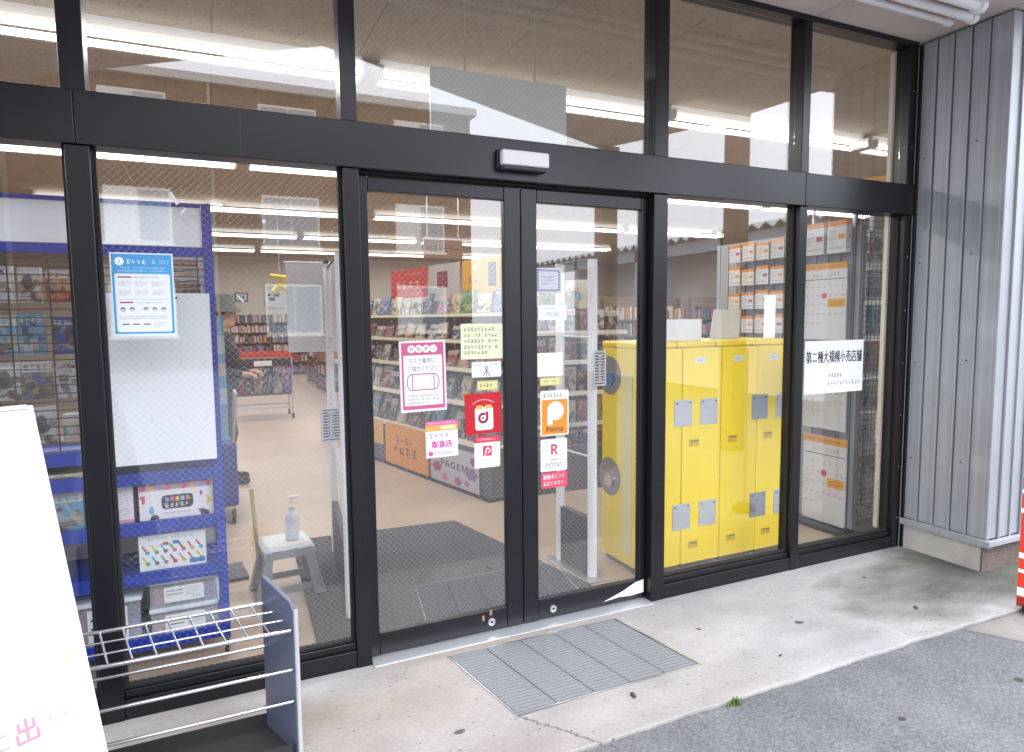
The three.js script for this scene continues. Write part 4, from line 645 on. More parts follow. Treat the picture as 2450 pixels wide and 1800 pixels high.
// ---------------------------------------------------------------- stool, bottle, gates, mat
{
  const t = thing('step_stool', 'grey plastic stool with splayed legs inside the left window', 'stool', [0.34, 0, -1.02], 0.08), sm = mat(0.36, 0.37, 0.38, 0.55);
  part('seat', bx(-0.12, 0.12, 0.275, 0.3, -0.11, 0.11, 0.012), sm, t);
  part('apron', [bx(-0.135, 0.135, 0.23, 0.274, 0.108, 0.122, 0.004), bx(-0.135, 0.135, 0.23, 0.274, -0.122, -0.108, 0.004), bx(-0.135, -0.121, 0.23, 0.274, -0.107, 0.107, 0.004), bx(0.121, 0.135, 0.23, 0.274, -0.107, 0.107, 0.004)], sm, t);
  const lg = (sx, sz) => { const g = bx(-0.022, 0.022, 0, 0.272, -0.018, 0.018, 0.005), p = g.attributes.position; for (let i = 0; i < p.count; i++) { const k = 1 - p.getY(i) / 0.272; p.setX(i, p.getX(i) * (1 + 0.5 * k) + sx * (0.1 + 0.055 * k)); p.setZ(i, p.getZ(i) * (1 + 0.5 * k) + sz * (0.088 + 0.045 * k)); } g.computeVertexNormals(); return g; };
  for (const sx of [-1, 1]) for (const sz of [-1, 1]) part('leg', lg(sx, sz), sm, t);
  part('stretcher', [bx(-0.13, 0.13, 0.035, 0.075, 0.112, 0.126, 0.004), bx(-0.13, 0.13, 0.035, 0.075, -0.126, -0.112, 0.004)], sm, t);
}
{
  const g = new THREE.PlaneGeometry(0.27, 0.25, 18, 16).rotateX(-Math.PI / 2), p = g.attributes.position;
  for (let i = 0; i < p.count; i++) { const x = p.getX(i), z = p.getZ(i), dx = Math.max(0, Math.abs(x) - 0.122), dz = Math.max(0, Math.abs(z) - 0.112); p.setY(i, 0.004 + 0.002 * Math.sin(x * 70) * Math.sin(z * 60) - dx * 2.2 - dz * 2.0); } g.computeVertexNormals();
  solo('white_cloth', 'white cloth laid over the grey stool', 'cloth', g, mat(0.7, 0.71, 0.72, 0.9, 0, { side: THREE.DoubleSide }), [0.34, 0.3, -1.02], 0.08);
  const t = thing('pump_bottle', 'white pump bottle of hand sanitizer on the stool', 'bottle', [0.375, 0.306, -1.0]);
  part('bottle', lathe([[0, 0], [0.034, 0], [0.037, 0.006], [0.037, 0.125], [0.03, 0.145], [0.014, 0.158], [0.014, 0.166], [0, 0.166]], 22), mat(0.74, 0.78, 0.82, 0.3), t);
  part('collar', lathe([[0, 0.1665], [0.017, 0.1665], [0.017, 0.188], [0.008, 0.192], [0, 0.192]], 16), mat(0.75, 0.78, 0.8, 0.35), t);
  part('pump_head', [rod([0, 0.192, 0], [0, 0.232, 0], 0.005, 8), bx(-0.012, 0.04, 0.232, 0.245, -0.011, 0.011, 0.004)], M.white, t);
  part('label', rod([0, 0.03, 0], [0, 0.1, 0], 0.0376, 22), mat(0.82, 0.84, 0.86, 0.5), t);
  const s = thing('yellow_stick', 'thin yellow wooden stick leaning behind the stool', 'stick', [0.15, 0, -1.2]); part('shaft', rod([0.06, 0.0, 0.02], [0.03, 0.56, 0.03], 0.012, 8), mat(0.62, 0.5, 0.2, 0.6), s); part('cap', rod([0.03, 0.5605, 0.03], [0.0295, 0.575, 0.03], 0.0135, 8), mat(0.5, 0.42, 0.2, 0.6), s);
}
function gate(label, near, far, flip) {
  const t = thing('security_gate', label, 'security gate', [near[0], 0, near[1]], 0, 'anti-theft gates inside the doors'), F = [far[0] - near[0], 0, far[1] - near[1]];
  const gp = mat(0.88, 0.89, 0.91, 0.4); part('post', rod([0, 0.0125, 0], [0, 1.86, 0], 0.028, 14), gp, t); part('post', rod([F[0], 0.0125, F[2]], [F[0], 1.86, F[2]], 0.028, 14), gp, t);
  part('top_bar', rod([0, 1.86, 0], [F[0], 1.86, F[2]], 0.008, 8), M.darkgrey, t);
  for (const y of [1.42, 0.72]) part('cross_bar', rod([0, y, 0], [F[0], y, F[2]], 0.007, 8), M.alu, t);
  const len = Math.hypot(F[0], F[2]), b = part('base_box', bx(-0.022, 0.022, 0.0125, 0.36, -len + 0.029, -0.029, 0.006), mat(0.05, 0.053, 0.062, 0.6), t); b.rotation.y = Math.atan2(-F[0], -F[2]);
  const fl = part('floor_plate', bx(-0.08, 0.08, 0, 0.012, -len - 0.08, 0.08, 0.003), M.steel, t); fl.rotation.y = b.rotation.y;
  const pane = part('clear_panel', bx(-0.003, 0.003, 0.37, 1.85, -len + 0.022, -0.022), new THREE.MeshPhysicalMaterial({ color: 0xffffff, roughness: 0.02, transmission: 1, thickness: 0, ior: 1.3 }), t); pane.rotation.y = b.rotation.y;
  return t;
}
const gl = gate('white anti-theft gate left of the doors with a bar patterned label', [0.6, -0.5], [0.7, -1.52]);
const gr = gate('white anti-theft gate between the right door and the yellow machines', [1.995, -0.43], [1.965, -0.76]);
const barLabel = print(200, 340, (c, w, h) => { fill(c, '#e4e8ee', 0, 0, w, h); c.fillStyle = '#23262e'; c.fillRect(24, 20, 152, 10); c.fillRect(24, 310, 152, 10); for (let k = 0; k < 9; k++) { const y = 44 + k * 29; c.fillRect(26, y, 44 + (k % 2) * 10, 15); c.fillRect(130 - (k % 2) * 10, y, 44 + (k % 2) * 10, 15); } fill(c, '#e4e8ee', 78, 50, 44, 240); c.strokeStyle = '#23262e'; c.lineWidth = 6; c.strokeRect(84, 60, 32, 220); fineprint(c, 94, 70, 10, 200, 14, '#555', 4); });
solo('gate_label', 'upright label with black bars hung on the left gate', 'label', card(-0.058, 0.058, -0.1, 0.1, -0.002, 0.002), barLabel, [0.615, 0.93, -1.04], 0.05);
solo('gate_label', 'narrow label with black bars on the right gate', 'label', card(-0.045, 0.045, -0.1, 0.1, -0.002, 0.002), barLabel, [2.0, 1.245, -0.36], 0.1);
{
  const t = thing('blank_banner', 'blank white paper sheet hanging across the left gate', 'banner', [0.62, 1.33, -1.55]);
  const g = new THREE.PlaneGeometry(0.34, 0.56, 16, 10).translate(0, 0.28, 0), p = g.attributes.position; for (let i = 0; i < p.count; i++) p.setZ(i, 0.012 * Math.sin(p.getX(i) * 16) + 0.05 * Math.max(0, p.getX(i) - 0.06)); g.computeVertexNormals();
  part('sheet', g, mat(0.84, 0.85, 0.87, 0.7, 0, { side: THREE.DoubleSide }), t); part('top_rod', rod([-0.18, 0.565, 0], [0.18, 0.565, 0.006], 0.006, 8), M.white, t); part('clip', bx(0.06, 0.09, 0.56, 0.58, -0.01, 0.02), M.darkgrey, t);
}
{
  const mt = new THREE.MeshPhysicalMaterial({ map: tex(256, (u, v, i, j) => { const k = 0.29 + 0.1 * (hash(i, j, 3) - 0.5) + 0.05 * (fbm(u, v, 6, 4, 8) - 0.5) - ((i % 8) < 2 ? 0.05 : 0); return [k, k * 1.02, k * 1.07]; }), roughness: 0.95 });
  const s = new THREE.Shape(); [[0.4, -0.13], [1.93, -0.13], [1.9, -0.4], [1.62, -1.8], [0.46, -1.87]].forEach(([x, z], i) => s[i ? 'lineTo' : 'moveTo'](x, -z));
  const t = thing('door_mat', 'large grey ribbed mat on the shop floor inside the doors', 'mat', [0, 0.001, 0]);
  part('pile', boxUV(new THREE.ExtrudeGeometry(s, { depth: 0.009, bevelEnabled: true, bevelSize: 0.006, bevelThickness: 0.003, bevelSegments: 1 }).rotateX(-Math.PI / 2).translate(0, 0.003, 0), 0.35), mt, t);
  const e = [[0.4, -0.13], [1.93, -0.13], [1.9, -0.4], [1.62, -1.8], [0.46, -1.87]]; e.forEach((a, i) => { const b = e[(i + 1) % 5]; if (i) part('rubber_edge', rod([a[0], 0.005, a[1]], [b[0], 0.005, b[1]], 0.006, 6), M.rubber, t); });
}

// ---------------------------------------------------------------- magazine shelf
const G0 = [2.07, 0, -2.16];   // near foot of the shelf
{
  // local frame: x runs forward to the doors, z points out to the shelf's left face
  const L = 3.6, turn = Math.atan2(-0.977, 0.215), F0 = [G0[0] - 0.215 * L, 0, G0[2] - 0.977 * L];
  const t = thing('magazine_shelf', 'long grey magazine shelf running back from the doors', 'magazine shelf', F0, turn);
  const sh = mat(0.62, 0.58, 0.5, 0.5), bd = mat(0.1, 0.1, 0.115, 0.6);
  part('base', bx(0, L, 0.03, 0.44, -0.9, -0.012), bd, t); part('kick_strip', bx(0, L, 0, 0.0295, -0.9, 0.004), M.rubber, t);
  part('back_panel', bx(0, L - 0.02, 0.441, 1.72, -0.46, -0.44), mat(0.2, 0.2, 0.22, 0.7), t);
  for (const [y, d, n] of [[1.565, -0.16, 0], [1.325, -0.12, 1], [1.075, -0.08, 2], [0.78, -0.04, 3], [0.442, -0.01, 4]]) {
    part('shelf', bx(0, L - 0.02, y, y + 0.018, -0.439, d), sh, t); part('price_rail', bx(0, L - 0.02, y - 0.012, y + 0.016, d + 0.001, d + 0.009), mat(0.72, 0.68, 0.5, 0.4), t);
  }
  for (const x of [1.18, 2.38, 3.58]) part('upright', bx(x, x + 0.018, 0.441, 1.75, -0.46, -0.43), M.alu, t);
  // magazines stand on the tiers, covers out
  const place = (s, y, off) => [G0[0] - 0.215 * s - 0.977 * off, y, G0[2] - 0.977 * s + 0.215 * off];
  const tiers = [['top', 1.584, -0.2, 0.205, 0.205, 0.25, 14], ['second', 1.344, -0.17, 0.15, 0.2, 0.3, 15], ['third', 1.094, -0.13, 0.165, 0.2, 0.3, 15], ['fourth', 0.799, -0.1, 0.225, 0.2, 0.3, 15], ['lowest', 0.461, -0.07, 0.275, 0.2, 0.32, 15]];
  const prefer = { top: ['white', 'pink', 'cream', 'white', 'purple', 'navy', 'blue', 'cream', 'green'], second: ['orange', 'green', 'white', 'brown', 'cream', 'black', 'red'], third: ['black', 'red', 'orange', 'brown', 'crimson', 'navy', 'white'], fourth: ['crimson', 'brown', 'black', 'white', 'pink', 'grey', 'cream'], lowest: ['white', 'cream', 'grey', 'teal', 'pink', 'light blue', 'brown'] };
  for (const [tn, y, off, h, w, lean, n] of tiers) for (let k = 0; k < n; k++) {
    const nm = pick(prefer[tn]), s = 0.13 + k * 3.35 / n + rr(-0.03, 0.03);
    const m = goods('magazine', nm + ' magazine, ' + ORD[k] + ' from the doors on the ' + tn + ' tier of the long shelf', 'magazine', w * rr(0.6, 1.05), h * rr(0.78, 1.06), rr(0.008, 0.02), cover(nm, Math.floor(rnd() * 3)), place(s, y + 0.002, off), 0, 'magazines on the long shelf');
    m.rotation.set(0, turn, 0); m.rotateX(-lean * rr(0.7, 1.2)); m.rotateZ(rr(-0.09, 0.09));
  }
  const panelOn = (name, label, s0, s1, y0, y1, off, m, tilt = 0) => { const p = place((s0 + s1) / 2, (y0 + y1) / 2, off), w = s1 - s0, h = y1 - y0; const o = solo(name, label, 'sign', card(-w / 2, w / 2, -h / 2, h / 2, -0.006, 0.006), m, p, turn); if (tilt) o.rotateX(tilt); return o; };
  const sg = (bg, draw) => print(256, 180, (c, w, h) => { fill(c, bg, 0, 0, w, h); draw(c, w, h); });
  panelOn('orange_base_poster', 'orange poster with brown writing on the base of the long shelf', 1.03, 1.92, 0.035, 0.46, 0.001, sg('#f2a01c', (c, w, h) => { fineprint(c, 70, 50, 130, 30, 1, '#8a5418', 16); fineprint(c, 50, 88, 170, 44, 1, '#7a4410', 30); }));
  panelOn('flower_base_poster', 'white poster reading PAGEM with pink and purple flowers on the shelf base', 0.16, 0.97, 0.035, 0.38, 0.001, sg('#c8c4d0', (c, w, h) => { for (const [x, y, r, col] of [[36, 110, 26, '#b0407c'], [220, 100, 30, '#9a6ab0'], [80, 150, 18, '#d070a0'], [150, 152, 20, '#b04890'], [28, 50, 14, '#a080b8'], [232, 40, 20, '#8c4c90'], [196, 150, 14, '#c05088']]) { c.fillStyle = col; for (let k = 0; k < 6; k++) { c.beginPath(); c.ellipse(x + Math.cos(k) * r * 0.5, y + Math.sin(k) * r * 0.5, r * 0.55, r * 0.4, k, 0, 7); c.fill(); } } words(c, 'PAGEM', 130, 84, 44, '#5a5068'); }));
  panelOn('cream_base_poster', 'pale orange poster on the shelf base behind the orange one', 1.98, 2.6, 0.2, 0.46, 0.001, sg('#eab860', (c, w, h) => fineprint(c, 40, 60, 170, 50, 2, '#a07838', 12)));
  panelOn('red_top_sign', 'red sign with white letters on top of the long shelf', 1.5, 2.3, 1.76, 2.06, -0.3, sg('#d83a34', (c, w, h) => { fineprint(c, 20, 20, 216, 20, 1, '#e8a8a0', 10); fineprint(c, 40, 70, 190, 50, 1, '#f0d8d0', 40); fill(c, '#a82c2c', 0, 130, w, 12); }));
  panelOn('white_top_sign', 'white sign with a crimson square on top of the long shelf', 0.9, 1.46, 1.77, 2.07, -0.3, sg('#c8c4c0', (c) => { fill(c, '#8c2444', 74, 44, 90, 96); fineprint(c, 88, 60, 62, 60, 3, '#c890a0', 7); fineprint(c, 30, 120, 40, 12, 1, '#a05060', 6); }));
  panelOn('orange_top_sign', 'orange sign with a dark picture on top of the long shelf', 0.2, 0.84, 1.77, 2.07, -0.3, sg('#f0b42c', (c, w, h) => { fill(c, '#4a4860', 170, 26, 50, 126); fineprint(c, 40, 90, 100, 40, 1, '#a87018', 26); c.fillStyle = '#e8c890'; c.beginPath(); c.arc(86, 46, 16, 0, 7); c.fill(); fill(c, '#d89040', 232, 20, 16, 140); }));
}
{ // end display facing the windows, full of red packs
  const t = thing('end_display', 'dark display unit with red packs between the right gate and the magazine shelf', 'display unit', [2.75, 0, -2.3]);
  part('base', bx(-0.62, 0.75, 0, 0.4, -0.42, 0.1), mat(0.075, 0.078, 0.09, 0.6), t);
  part('back_panel', bx(-0.35, 0.75, 0.4005, 1.62, -0.42, -0.4), mat(0.14, 0.13, 0.14, 0.7), t);
  for (const y of [0.58, 0.86, 1.14, 1.4]) { part('shelf', bx(-0.35, 0.75, y, y + 0.014, -0.399, 0.02), mat(0.3, 0.29, 0.3, 0.5), t); part('price_rail', bx(-0.35, 0.75, y - 0.02, y + 0.02, 0.021, 0.028), mat(0.66, 0.64, 0.6, 0.4), t); }
  let q = 0; [[0.401, 'bottom', 0.15], [0.595, 'second', 0.22], [0.875, 'third', 0.22], [1.155, 'fourth', 0.21], [1.415, 'top', 0.2]].forEach(([y, row, h]) => { for (let k = 0; k < 7; k++) { const nm = pick(['red', 'crimson', 'red', 'brown', 'crimson', 'orange', 'white', 'navy']); goods('boxed_pack', nm + ' pack, ' + ORD[k] + ' from the left on the ' + row + ' level of the end display', 'pack', rr(0.1, 0.14), h * rr(0.75, 1), 0.12, cover(nm, q++ % 3), [2.47 + k * 0.152, y, -2.4 + (row === 'bottom' ? 0.06 : 0)], rr(-0.1, 0.1), 'packs on the end display'); } });
  goods('pink_doll', 'round pink soft toy box standing on the end display', 'toy box', 0.16, 0.17, 0.12, cover('pink', 1), [2.68, 1.6205, -2.68], 0.2);
  for (let k = 0; k < 4; k++) goods('top_carton', ['orange', 'yellow', 'teal', 'cream'][k] + ' carton standing on top of the end display', 'carton', 0.2, [0.3, 0.25, 0.22, 0.27][k], 0.2, cover(['orange', 'yellow', 'teal', 'cream'][k], 1), [2.45 + k * 0.25 + (k > 0 ? 0.06 : 0), 1.6205 + 0, -2.71 - (k === 1 ? 0.22 : 0.0)], 0.1);
}

// ---------------------------------------------------------------- yellow capsule machines, backs to the glass
{
  const seams = [2.245, 2.54, 2.838, 3.132, 3.42], nm = ['leftmost', 'second from the left', 'third from the left', 'rightmost'];
  for (let k = 0; k < 4; k++) {
    const x0 = seams[k], x1 = seams[k + 1] - 0.005, w = x1 - x0;
    const t = thing('capsule_machine', 'yellow capsule vending machine seen from its back, ' + nm[k], 'vending machine', [(x0 + x1) / 2, 0, -0.5], 0, 'yellow capsule machines'), X = w / 2;
    part('cabinet', bx(-X, X, 0.03, 1.345, -0.22, 0.2, 0.006), M.yellow, t); part('top_cap', bx(-X, X, 1.346, 1.385, -0.23, 0.15, 0.012), M.yellow, t); part('plinth', bx(-X + 0.02, X - 0.02, 0, 0.0295, -0.2, 0.18), M.darkgrey, t);
    for (const y of [0.775, 0.145]) { const s = part('hatch', bx(-X + 0.055, -X + 0.125, y - 0.022, y + 0.022, 0.2005, 0.203), mat(0.62, 0.42, 0.02, 0.4), t); part('slot', bx(-X + 0.065, -X + 0.12, y + 0.008, y + 0.014, 0.2031, 0.2045), M.darkgrey, s); }
    part('name_tag', card(-X + 0.09, -X + 0.165, 1.255, 1.29, 0.2002, 0.2012), print(96, 44, (c, a, b) => { fill(c, '#eef2f8', 0, 0, a, b); fineprint(c, 12, 12, 70, 20, 1, '#788', 8); }), t);
    for (const y of [1.02, 0.9, 0.4, 0.3]) part('screw', rod([-X + 0.09, y, 0.2], [-X + 0.09, y, 0.2025], 0.004, 6), M.steel, t);
    // turning knob and chute on the working face
    for (const y of [0.75, 0.12]) { part('knob', rod([0, y + 0.1, -0.221], [0, y + 0.1, -0.25], 0.035, 16), M.chrome, t); part('chute', bx(-0.06, 0.06, y - 0.06, y + 0.03, -0.235, -0.2205), M.darkgrey, t); part('capsule_window', bx(-X + 0.03, X - 0.03, y + 0.2, y + 0.44, -0.224, -0.2205), M.clear, t); }
    if (k === 0) {
      for (const [y, b] of [[1.175, 1], [0.54, 0]]) { const r = part('dial_recess', rod([-X - 0.003, y, -0.13], [-X + 0.003, y, -0.13], 0.12, 30), mat(0.32, 0.31, 0.32, 0.3, 0.5), t); part('dial', rod([-X - 0.02, y - 0.02, -0.12], [-X - 0.0031, y - 0.02, -0.12], 0.045, 20), b ? mat(0.05, 0.18, 0.4, 0.3) : M.chrome, r); }
      part('side_strip', card(-X - 0.003, -X - 0.0005, 0.1, 1.2, 0.0, 0.11), new THREE.MeshPhysicalMaterial({ color: rgb(0.72, 0.64, 0.3), roughness: 0.4 }), t, { label: 'pale printed strip down the side' });
    }
  }
  const pm = mat(0.34, 0.37, 0.42, 0.4, 0.5), pl = mat(0.55, 0.58, 0.64, 0.4, 0.4);
  [[2.478, 0.88, pl, 'upper pair, left'], [2.672, 0.88, pl, 'upper pair, right'], [3.08, 0.88, pm, 'upper row before the right end'], [3.285, 0.88, pl, 'upper row at the right end'], [2.472, 0.25, pl, 'lower pair, left'], [2.672, 0.25, pl, 'lower pair, right'], [3.08, 0.25, pm, 'lower row before the right end'], [3.285, 0.25, pl, 'lower row at the right end']].forEach(([x, y, m, w]) => {
    const t = thing('joining_plate', 'grey metal plate on the backs of the yellow machines, ' + w, 'plate', [x + 0.067, y + 0.08, -0.299], 0, 'metal plates joining the machines');
    part('plate', bx(-0.066, 0.066, -0.079, 0.079, 0, 0.004, 0.0015), m, t); for (const sx of [-1, 1]) part('screw', rod([sx * 0.048, 0.06, 0.004], [sx * 0.048, 0.06, 0.0062], 0.006, 8), M.darkgrey, t);
  });
  const bxm = thing('paper_tray', 'white open paper tray standing on the yellow machines', 'tray', [2.62, 1.386, -0.52]);
  part('side', [bx(-0.17, 0.15, 0, 0.13, 0.1, 0.106), bx(-0.17, 0.15, 0, 0.13, -0.106, -0.1), bx(-0.176, -0.1705, 0, 0.13, -0.1, 0.1), bx(0.1505, 0.156, 0, 0.13, -0.1, 0.1)], M.paper, bxm); part('bottom', bx(-0.17, 0.15, 0.0005, 0.004, -0.0995, 0.0995), M.paper, bxm);
  const cb = thing('cream_board', 'cream board lying tilted on the yellow machines', 'board', [3.03, 1.386, -0.5]); const s = new THREE.Shape(); [[-0.12, 0], [0.12, 0], [0.2, 0.2], [-0.03, 0.2]].forEach(([x, y], i) => s[i ? 'lineTo' : 'moveTo'](x, y));
  const bo = part('sheet', new THREE.ExtrudeGeometry(s, { depth: 0.006, bevelEnabled: false }), mat(0.66, 0.62, 0.52, 0.7), cb); bo.rotation.x = -0.35; part('prop', bx(-0.01, 0.03, 0, 0.1, -0.09, -0.06), M.white, cb);
}

// ---------------------------------------------------------------- calendars and packs at the right window
{
  const t = thing('product_wall', 'grey wire product wall standing at a right angle to the rightmost window', 'display wall', [4.02, 0, -0.32]);
  part('board', bx(0.03, 0.05, 0.03, 2.14, -1.4, 0), mat(0.34, 0.35, 0.37, 0.7), t); part('foot', bx(-0.12, 0.12, 0, 0.029, -1.4, 0), M.darkgrey, t);
  part('edge_post', rod([0.04, 0.03, 0.012], [0.04, 2.14, 0.012], 0.012, 8), M.darkgrey, t);
  for (let k = 0; k < 14; k++) part('wire', rod([0.022, 0.04, -0.05 - k * 0.1], [0.022, 2.12, -0.05 - k * 0.1], 0.003, 6), M.darkgrey, t);
  const cal = (mark) => print(220, 400, (c, w, h) => { fill(c, '#e4e6ec', 0, 0, w, h); fill(c, '#eaa83a', 0, 0, w, 34); fineprint(c, 20, 10, 180, 14, 1, '#a06a10', 8); fineprint(c, 16, 50, 190, 20, 1, '#aaa', 7); fill(c, '#5a6070', 6, 82, w - 12, 4); let d = 1; for (let r = 0; r < 5; r++) for (let k = 0; k < 7; k++, d++) if (d < 32) words(c, String(d), 22 + k * 30, 120 + r * 48, 15, '#7a7e88', { bold: false }); if (mark) { c.fillStyle = '#d85070'; c.beginPath(); c.arc(112, 170, 15, 0, 7); c.fill(); fill(c, '#f0b030', 130, 186, 86, 44); fineprint(c, 138, 196, 70, 24, 2, '#8a5c10', 5); } });
  const A = [cal(true), cal(false)];
  [[0.04, 0.665, 0.012, 'lowest, with a pink dot and orange tag', 0], [0.72, 1.3, -0.005, 'in the middle behind the white sign', 1], [1.36, 1.9, -0.03, 'highest of the three by the glass', 0]].forEach(([y0, y1, dz, w, m]) => goods('wall_calendar', 'large white wall calendar on the product wall, ' + w, 'calendar', 0.36, y1 - y0, 0.012, A[m], [3.99, y0, -0.52 + dz], -Math.PI / 2, 'calendars on the product wall'));
  const wp = [0, 1, 2].map((v) => print(120, 140, (c, w, h) => { fill(c, ['#e6e6ea', '#dfe2e8', '#e8e4dc'][v], 0, 0, w, h); fill(c, '#e8962a', 0, 0, w, 24); fill(c, ['#e09a3c', '#b84848', '#e0a030'][v], 70, 60, 40, 22); fineprint(c, 10, 40, 56, 60, 4, '#8a8c94'); fill(c, '#c8ccd4', 8, 112, 100, 12); }));
  let q = 0; [1.97, 1.78, 1.59, 1.4].forEach((y, r) => { for (let k = 0; k < 5; k++, q++) goods('carded_pack', 'white orange-topped box, ' + ORD[k] + ' from the glass in product wall row ' + ['one', 'two', 'three', 'four'][r], 'box', 0.125, rr(0.125, 0.155), 0.05, wp[q % 3], [3.972, y, -0.8 - k * 0.15], -Math.PI / 2, 'boxes on the product wall'); });
  for (let k = 0; k < 2; k++) goods('carded_pack', 'small white box above the calendars, ' + (k ? 'farther from' : 'nearer to') + ' the glass', 'box', 0.15, 0.22, 0.05, wp[k], [3.972, 1.96, -0.43 - k * 0.18], -Math.PI / 2, 'boxes on the product wall');
}
{
  const t = thing('wire_grid', 'dark wire grid panel standing behind the rightmost pane', 'wire grid', [4.28, 0, -0.36]);
  const hg = rod([-0.22, 0, 0], [0.3, 0, 0], 0.0028, 6), vg = rod([0, 0.05, 0], [0, 2.26, 0], 0.0028, 6);
  for (let k = 0; k < 58; k++) part('wire', hg.clone().translate(0, 0.06 + k * 0.0385, 0), M.darkgrey, t);
  for (let k = 0; k < 14; k++) part('wire', vg.clone().translate(-0.21 + k * 0.0385, 0, 0.005), M.darkgrey, t);
  for (const x of [-0.225, 0.305]) part('frame_post', rod([x, 0, 0], [x, 2.28, 0], 0.008, 8), M.darkgrey, t); part('foot', bx(-0.24, 0.32, 0, 0.02, -0.1, 0.1), M.darkgrey, t);
  const cs = ['white', 'orange', 'white', 'cream', 'white', 'light blue', 'yellow', 'white', 'light blue', 'orange']; let q = 0;
  [[0.1, 0.2], [0.36, 0.18], [0.6, 0.2], [0.86, 0.2], [1.12, 0.22], [1.4, 0.2], [1.66, 0.2], [1.92, 0.22]].forEach(([y, h], r) => { for (let k = 0; k < 2; k++) { const nm = cs[(q * 3 + r) % 10]; goods('grid_pack', nm + ' pack behind the wire grid, ' + (k ? 'right' : 'left') + ' one on level ' + ['one', 'two', 'three', 'four', 'five', 'six', 'seven', 'eight'][r] + ' from the floor', 'pack', rr(0.13, 0.2), h, 0.05, cover(nm, q++ % 3), [4.2 + k * 0.24 + rr(-0.02, 0.02), y, -0.45 - rr(0, 0.08)], rr(-0.15, 0.15), 'packs behind the wire grid'); } });
  const s = thing('grid_shelf', 'tall metal shelf unit behind the wire grid', 'shelf', [4.36, 0, -0.52]);
  for (const y of [0.08, 0.34, 0.58, 0.84, 1.1, 1.38, 1.64, 1.9, 2.3]) part('shelf_board', bx(-0.3, 0.34, y, y + 0.0195, -0.2, 0.12), M.alu, s); for (const x of [-0.3, 0.32]) for (const z of [-0.22, 0.121]) part('upright', bx(x, x + 0.02, 0, 2.35, z, z + 0.019), M.alu, s);
  goods('orange_carton', 'orange carton on top of the shelf in the right corner', 'carton', 0.22, 0.2, 0.2, mat(0.7, 0.33, 0.03, 0.6), [4.5, 2.3205, -0.52], 0.3);
}

// ---------------------------------------------------------------- farther back in the shop
{
  const t = thing('dump_bin', 'wire sale bin with a red rim standing in the aisle', 'sale bin', [0.72, 0, -8.3]);
  const wm = mat(0.5, 0.5, 0.52, 0.4, 0.6);
  for (const sx of [-1, 1]) for (const sz of [-1, 1]) { part('leg', rod([sx * 0.43, 0.08, sz * 0.28], [sx * 0.43, 1.0, sz * 0.28], 0.012, 8), wm, t); part('wheel', rod([sx * 0.43 - 0.015, 0.04, sz * 0.28], [sx * 0.43 + 0.015, 0.04, sz * 0.28], 0.04, 12), M.rubber, t); }
  part('rim', [bx(-0.45, 0.45, 0.97, 1.04, 0.28, 0.3), bx(-0.45, 0.45, 0.97, 1.04, -0.3, -0.28), bx(-0.45, -0.43, 0.97, 1.04, -0.28, 0.28), bx(0.43, 0.45, 0.97, 1.04, -0.28, 0.28)], mat(0.5, 0.06, 0.04, 0.5), t);
  part('basket', bx(-0.42, 0.42, 0.38, 0.95, -0.27, 0.27), mat(0.07, 0.065, 0.075, 0.8), t); part('lower_bar', [rod([-0.43, 0.18, 0.28], [0.43, 0.18, 0.28], 0.01), rod([-0.43, 0.18, -0.28], [0.43, 0.18, -0.28], 0.01)], wm, t);
  part('price_card', card(-0.12, 0.14, 0.8, 0.92, 0.301, 0.305), M.paper, t);
  for (let k = 0; k < 6; k++) goods('bin_item', ['dark red', 'black', 'brown', 'navy', 'grey', 'purple'][k] + ' bag hanging on the front of the sale bin', 'bag', 0.13, 0.42, 0.04, cover(['crimson', 'black', 'brown', 'navy', 'grey', 'purple'][k], 2), [0.38 + k * 0.138, 0.42, -7.965], 0, 'bags on the sale bin');
}
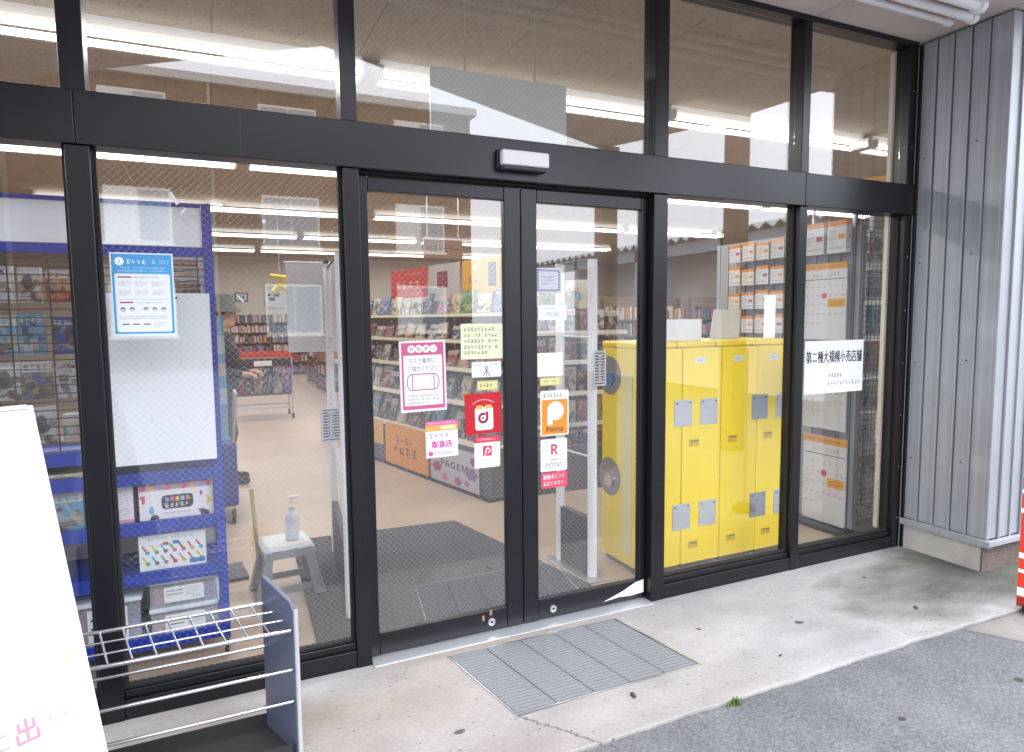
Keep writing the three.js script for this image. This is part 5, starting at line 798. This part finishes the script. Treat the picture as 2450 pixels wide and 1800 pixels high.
{ // rows of bookcases towards the back
  const caseM = mat(0.2, 0.14, 0.1, 0.6);
  const bookcase = (x, z, turn, label, hgt = 1.7) => {
    const t = thing('bookcase', label, 'bookcase', [x, 0, z], turn, 'bookcases at the back of the shop');
    part('back', bx(-0.9, 0.9, 0, hgt, -0.02, 0), caseM, t); for (const s of [-0.9, 0.88]) part('side', bx(s, s + 0.02, 0, hgt, 0.001, 0.3), caseM, t);
    const n = Math.floor(hgt / 0.28);
    for (let r = 0; r < n; r++) {
      const y = 0.08 + r * 0.28; part('shelf', bx(-0.879, 0.879, y, y + 0.018, 0.001, 0.29), caseM, t);
      const by = [[], [], [], []]; for (let q = -0.86; q < 0.84;) { const w = rr(0.018, 0.05); by[Math.floor(rnd() * 4)].push(bx(q, q + w - 0.002, y + 0.0185, y + 0.0185 + rr(0.15, 0.23), 0.05, rr(0.2, 0.27))); q += w; }
      const cs = [[0.25, 0.05, 0.06], [0.5, 0.45, 0.4], [0.06, 0.07, 0.12], [0.4, 0.22, 0.08], [0.1, 0.2, 0.22], [0.55, 0.5, 0.52], [0.3, 0.12, 0.25]];
      by.forEach((g, i) => { if (g.length) part('books', g, mat(...cs[(r * 3 + i * 2 + Math.floor(Math.abs(x) * 3)) % 7], 0.6), t, { kind: 'stuff' }); });
    }
  };
  for (let k = 0; k < 6; k++) bookcase(-1.2 + k * 1.85, -17.15, 0, 'dark bookcase on the back wall, ' + ORD[k] + ' from the left');
  for (let k = 0; k < 3; k++) bookcase(2.45 + k * 0.05, -9.8 - k * 1.9, -Math.PI / 2 + 0.05, 'low bookcase along the far aisle, ' + ORD[k] + ' from the doors', 1.35);
  for (let k = 0; k < 3; k++) bookcase(-0.75 - k * 0.02, -9.6 - k * 1.9, Math.PI / 2, 'bookcase on the left of the far aisle, ' + ORD[k] + ' from the doors', 1.5);
  for (let k = 0; k < 3; k++) bookcase(5.2 + k * 1.9, -7.2, 0, 'bookcase behind the yellow machines, ' + ORD[k] + ' from the left', 1.9);
}
[['small framed picture in black on the back wall', 0.86, 2.2, 0.34, 0.24, '#2a2e38', '#c8c8d0'], ['white poster with dark blots on the back wall', 1.72, 2.15, 0.5, 0.5, '#d4d4d8', '#3a3e48']].forEach(([lb, x, y, w, h, a, b]) => solo('wall_picture', lb, 'picture', card(-w / 2, w / 2, -h / 2, h / 2, -0.02, 0.02), print(128, 96, (c, W, H) => { fill(c, a, 0, 0, W, H); c.fillStyle = b; if (w > 0.4) { for (let k = 0; k < 9; k++) { c.beginPath(); c.ellipse(30 + (k * 31) % 70, 26 + (k * 23) % 46, 12, 8, k, 0, 7); c.fill(); } } else { c.fillRect(10, 10, W - 20, H - 20); fill(c, a, 40, 34, 14, 30); fill(c, a, 74, 34, 14, 30); } }), [x, y, -17.17]));
{
  const t = thing('yellow_hanging_figure', 'yellow twisted balloon decoration hanging over the aisle', 'decoration', [1.02, 1.92, -8]);
  part('ribbon', [rod([-0.14, 0.3, 0], [0.12, 0.26, 0.02], 0.035, 10, 0.045), rod([0.1, 0.26, 0], [-0.1, 0.04, 0.03], 0.045, 10, 0.05), rod([0.0, 0.16, 0], [0.12, 0.05, 0], 0.05, 10, 0.03)], mat(0.55, 0.45, 0.04, 0.4), t);
  part('string', rod([0, 0.3, 0], [0, 1.409, 0], 0.003, 5), M.white, t);
}
{
  const t = thing('hanging_calendar_card', 'orange and blue hanging banner beside the magazine shelf end', 'banner', [2.86, 1.2, -3.1], 0.1);
  part('cloth', card(-0.13, 0.13, 0, 0.75, -0.004, 0.004), print(100, 260, (c, w, h) => { fill(c, '#d89028', 0, 0, w, h); fill(c, '#e0a848', 50, 0, 50, 190); fill(c, '#4a86b8', 0, 215, w, 45); fineprint(c, 20, 110, 60, 60, 3, '#8a5818', 8); }), t); part('rod', rod([0, 0.7505, 0], [0, 2.129, 0], 0.004, 6), M.alu, t);
}

renderer.render(scene, camera);
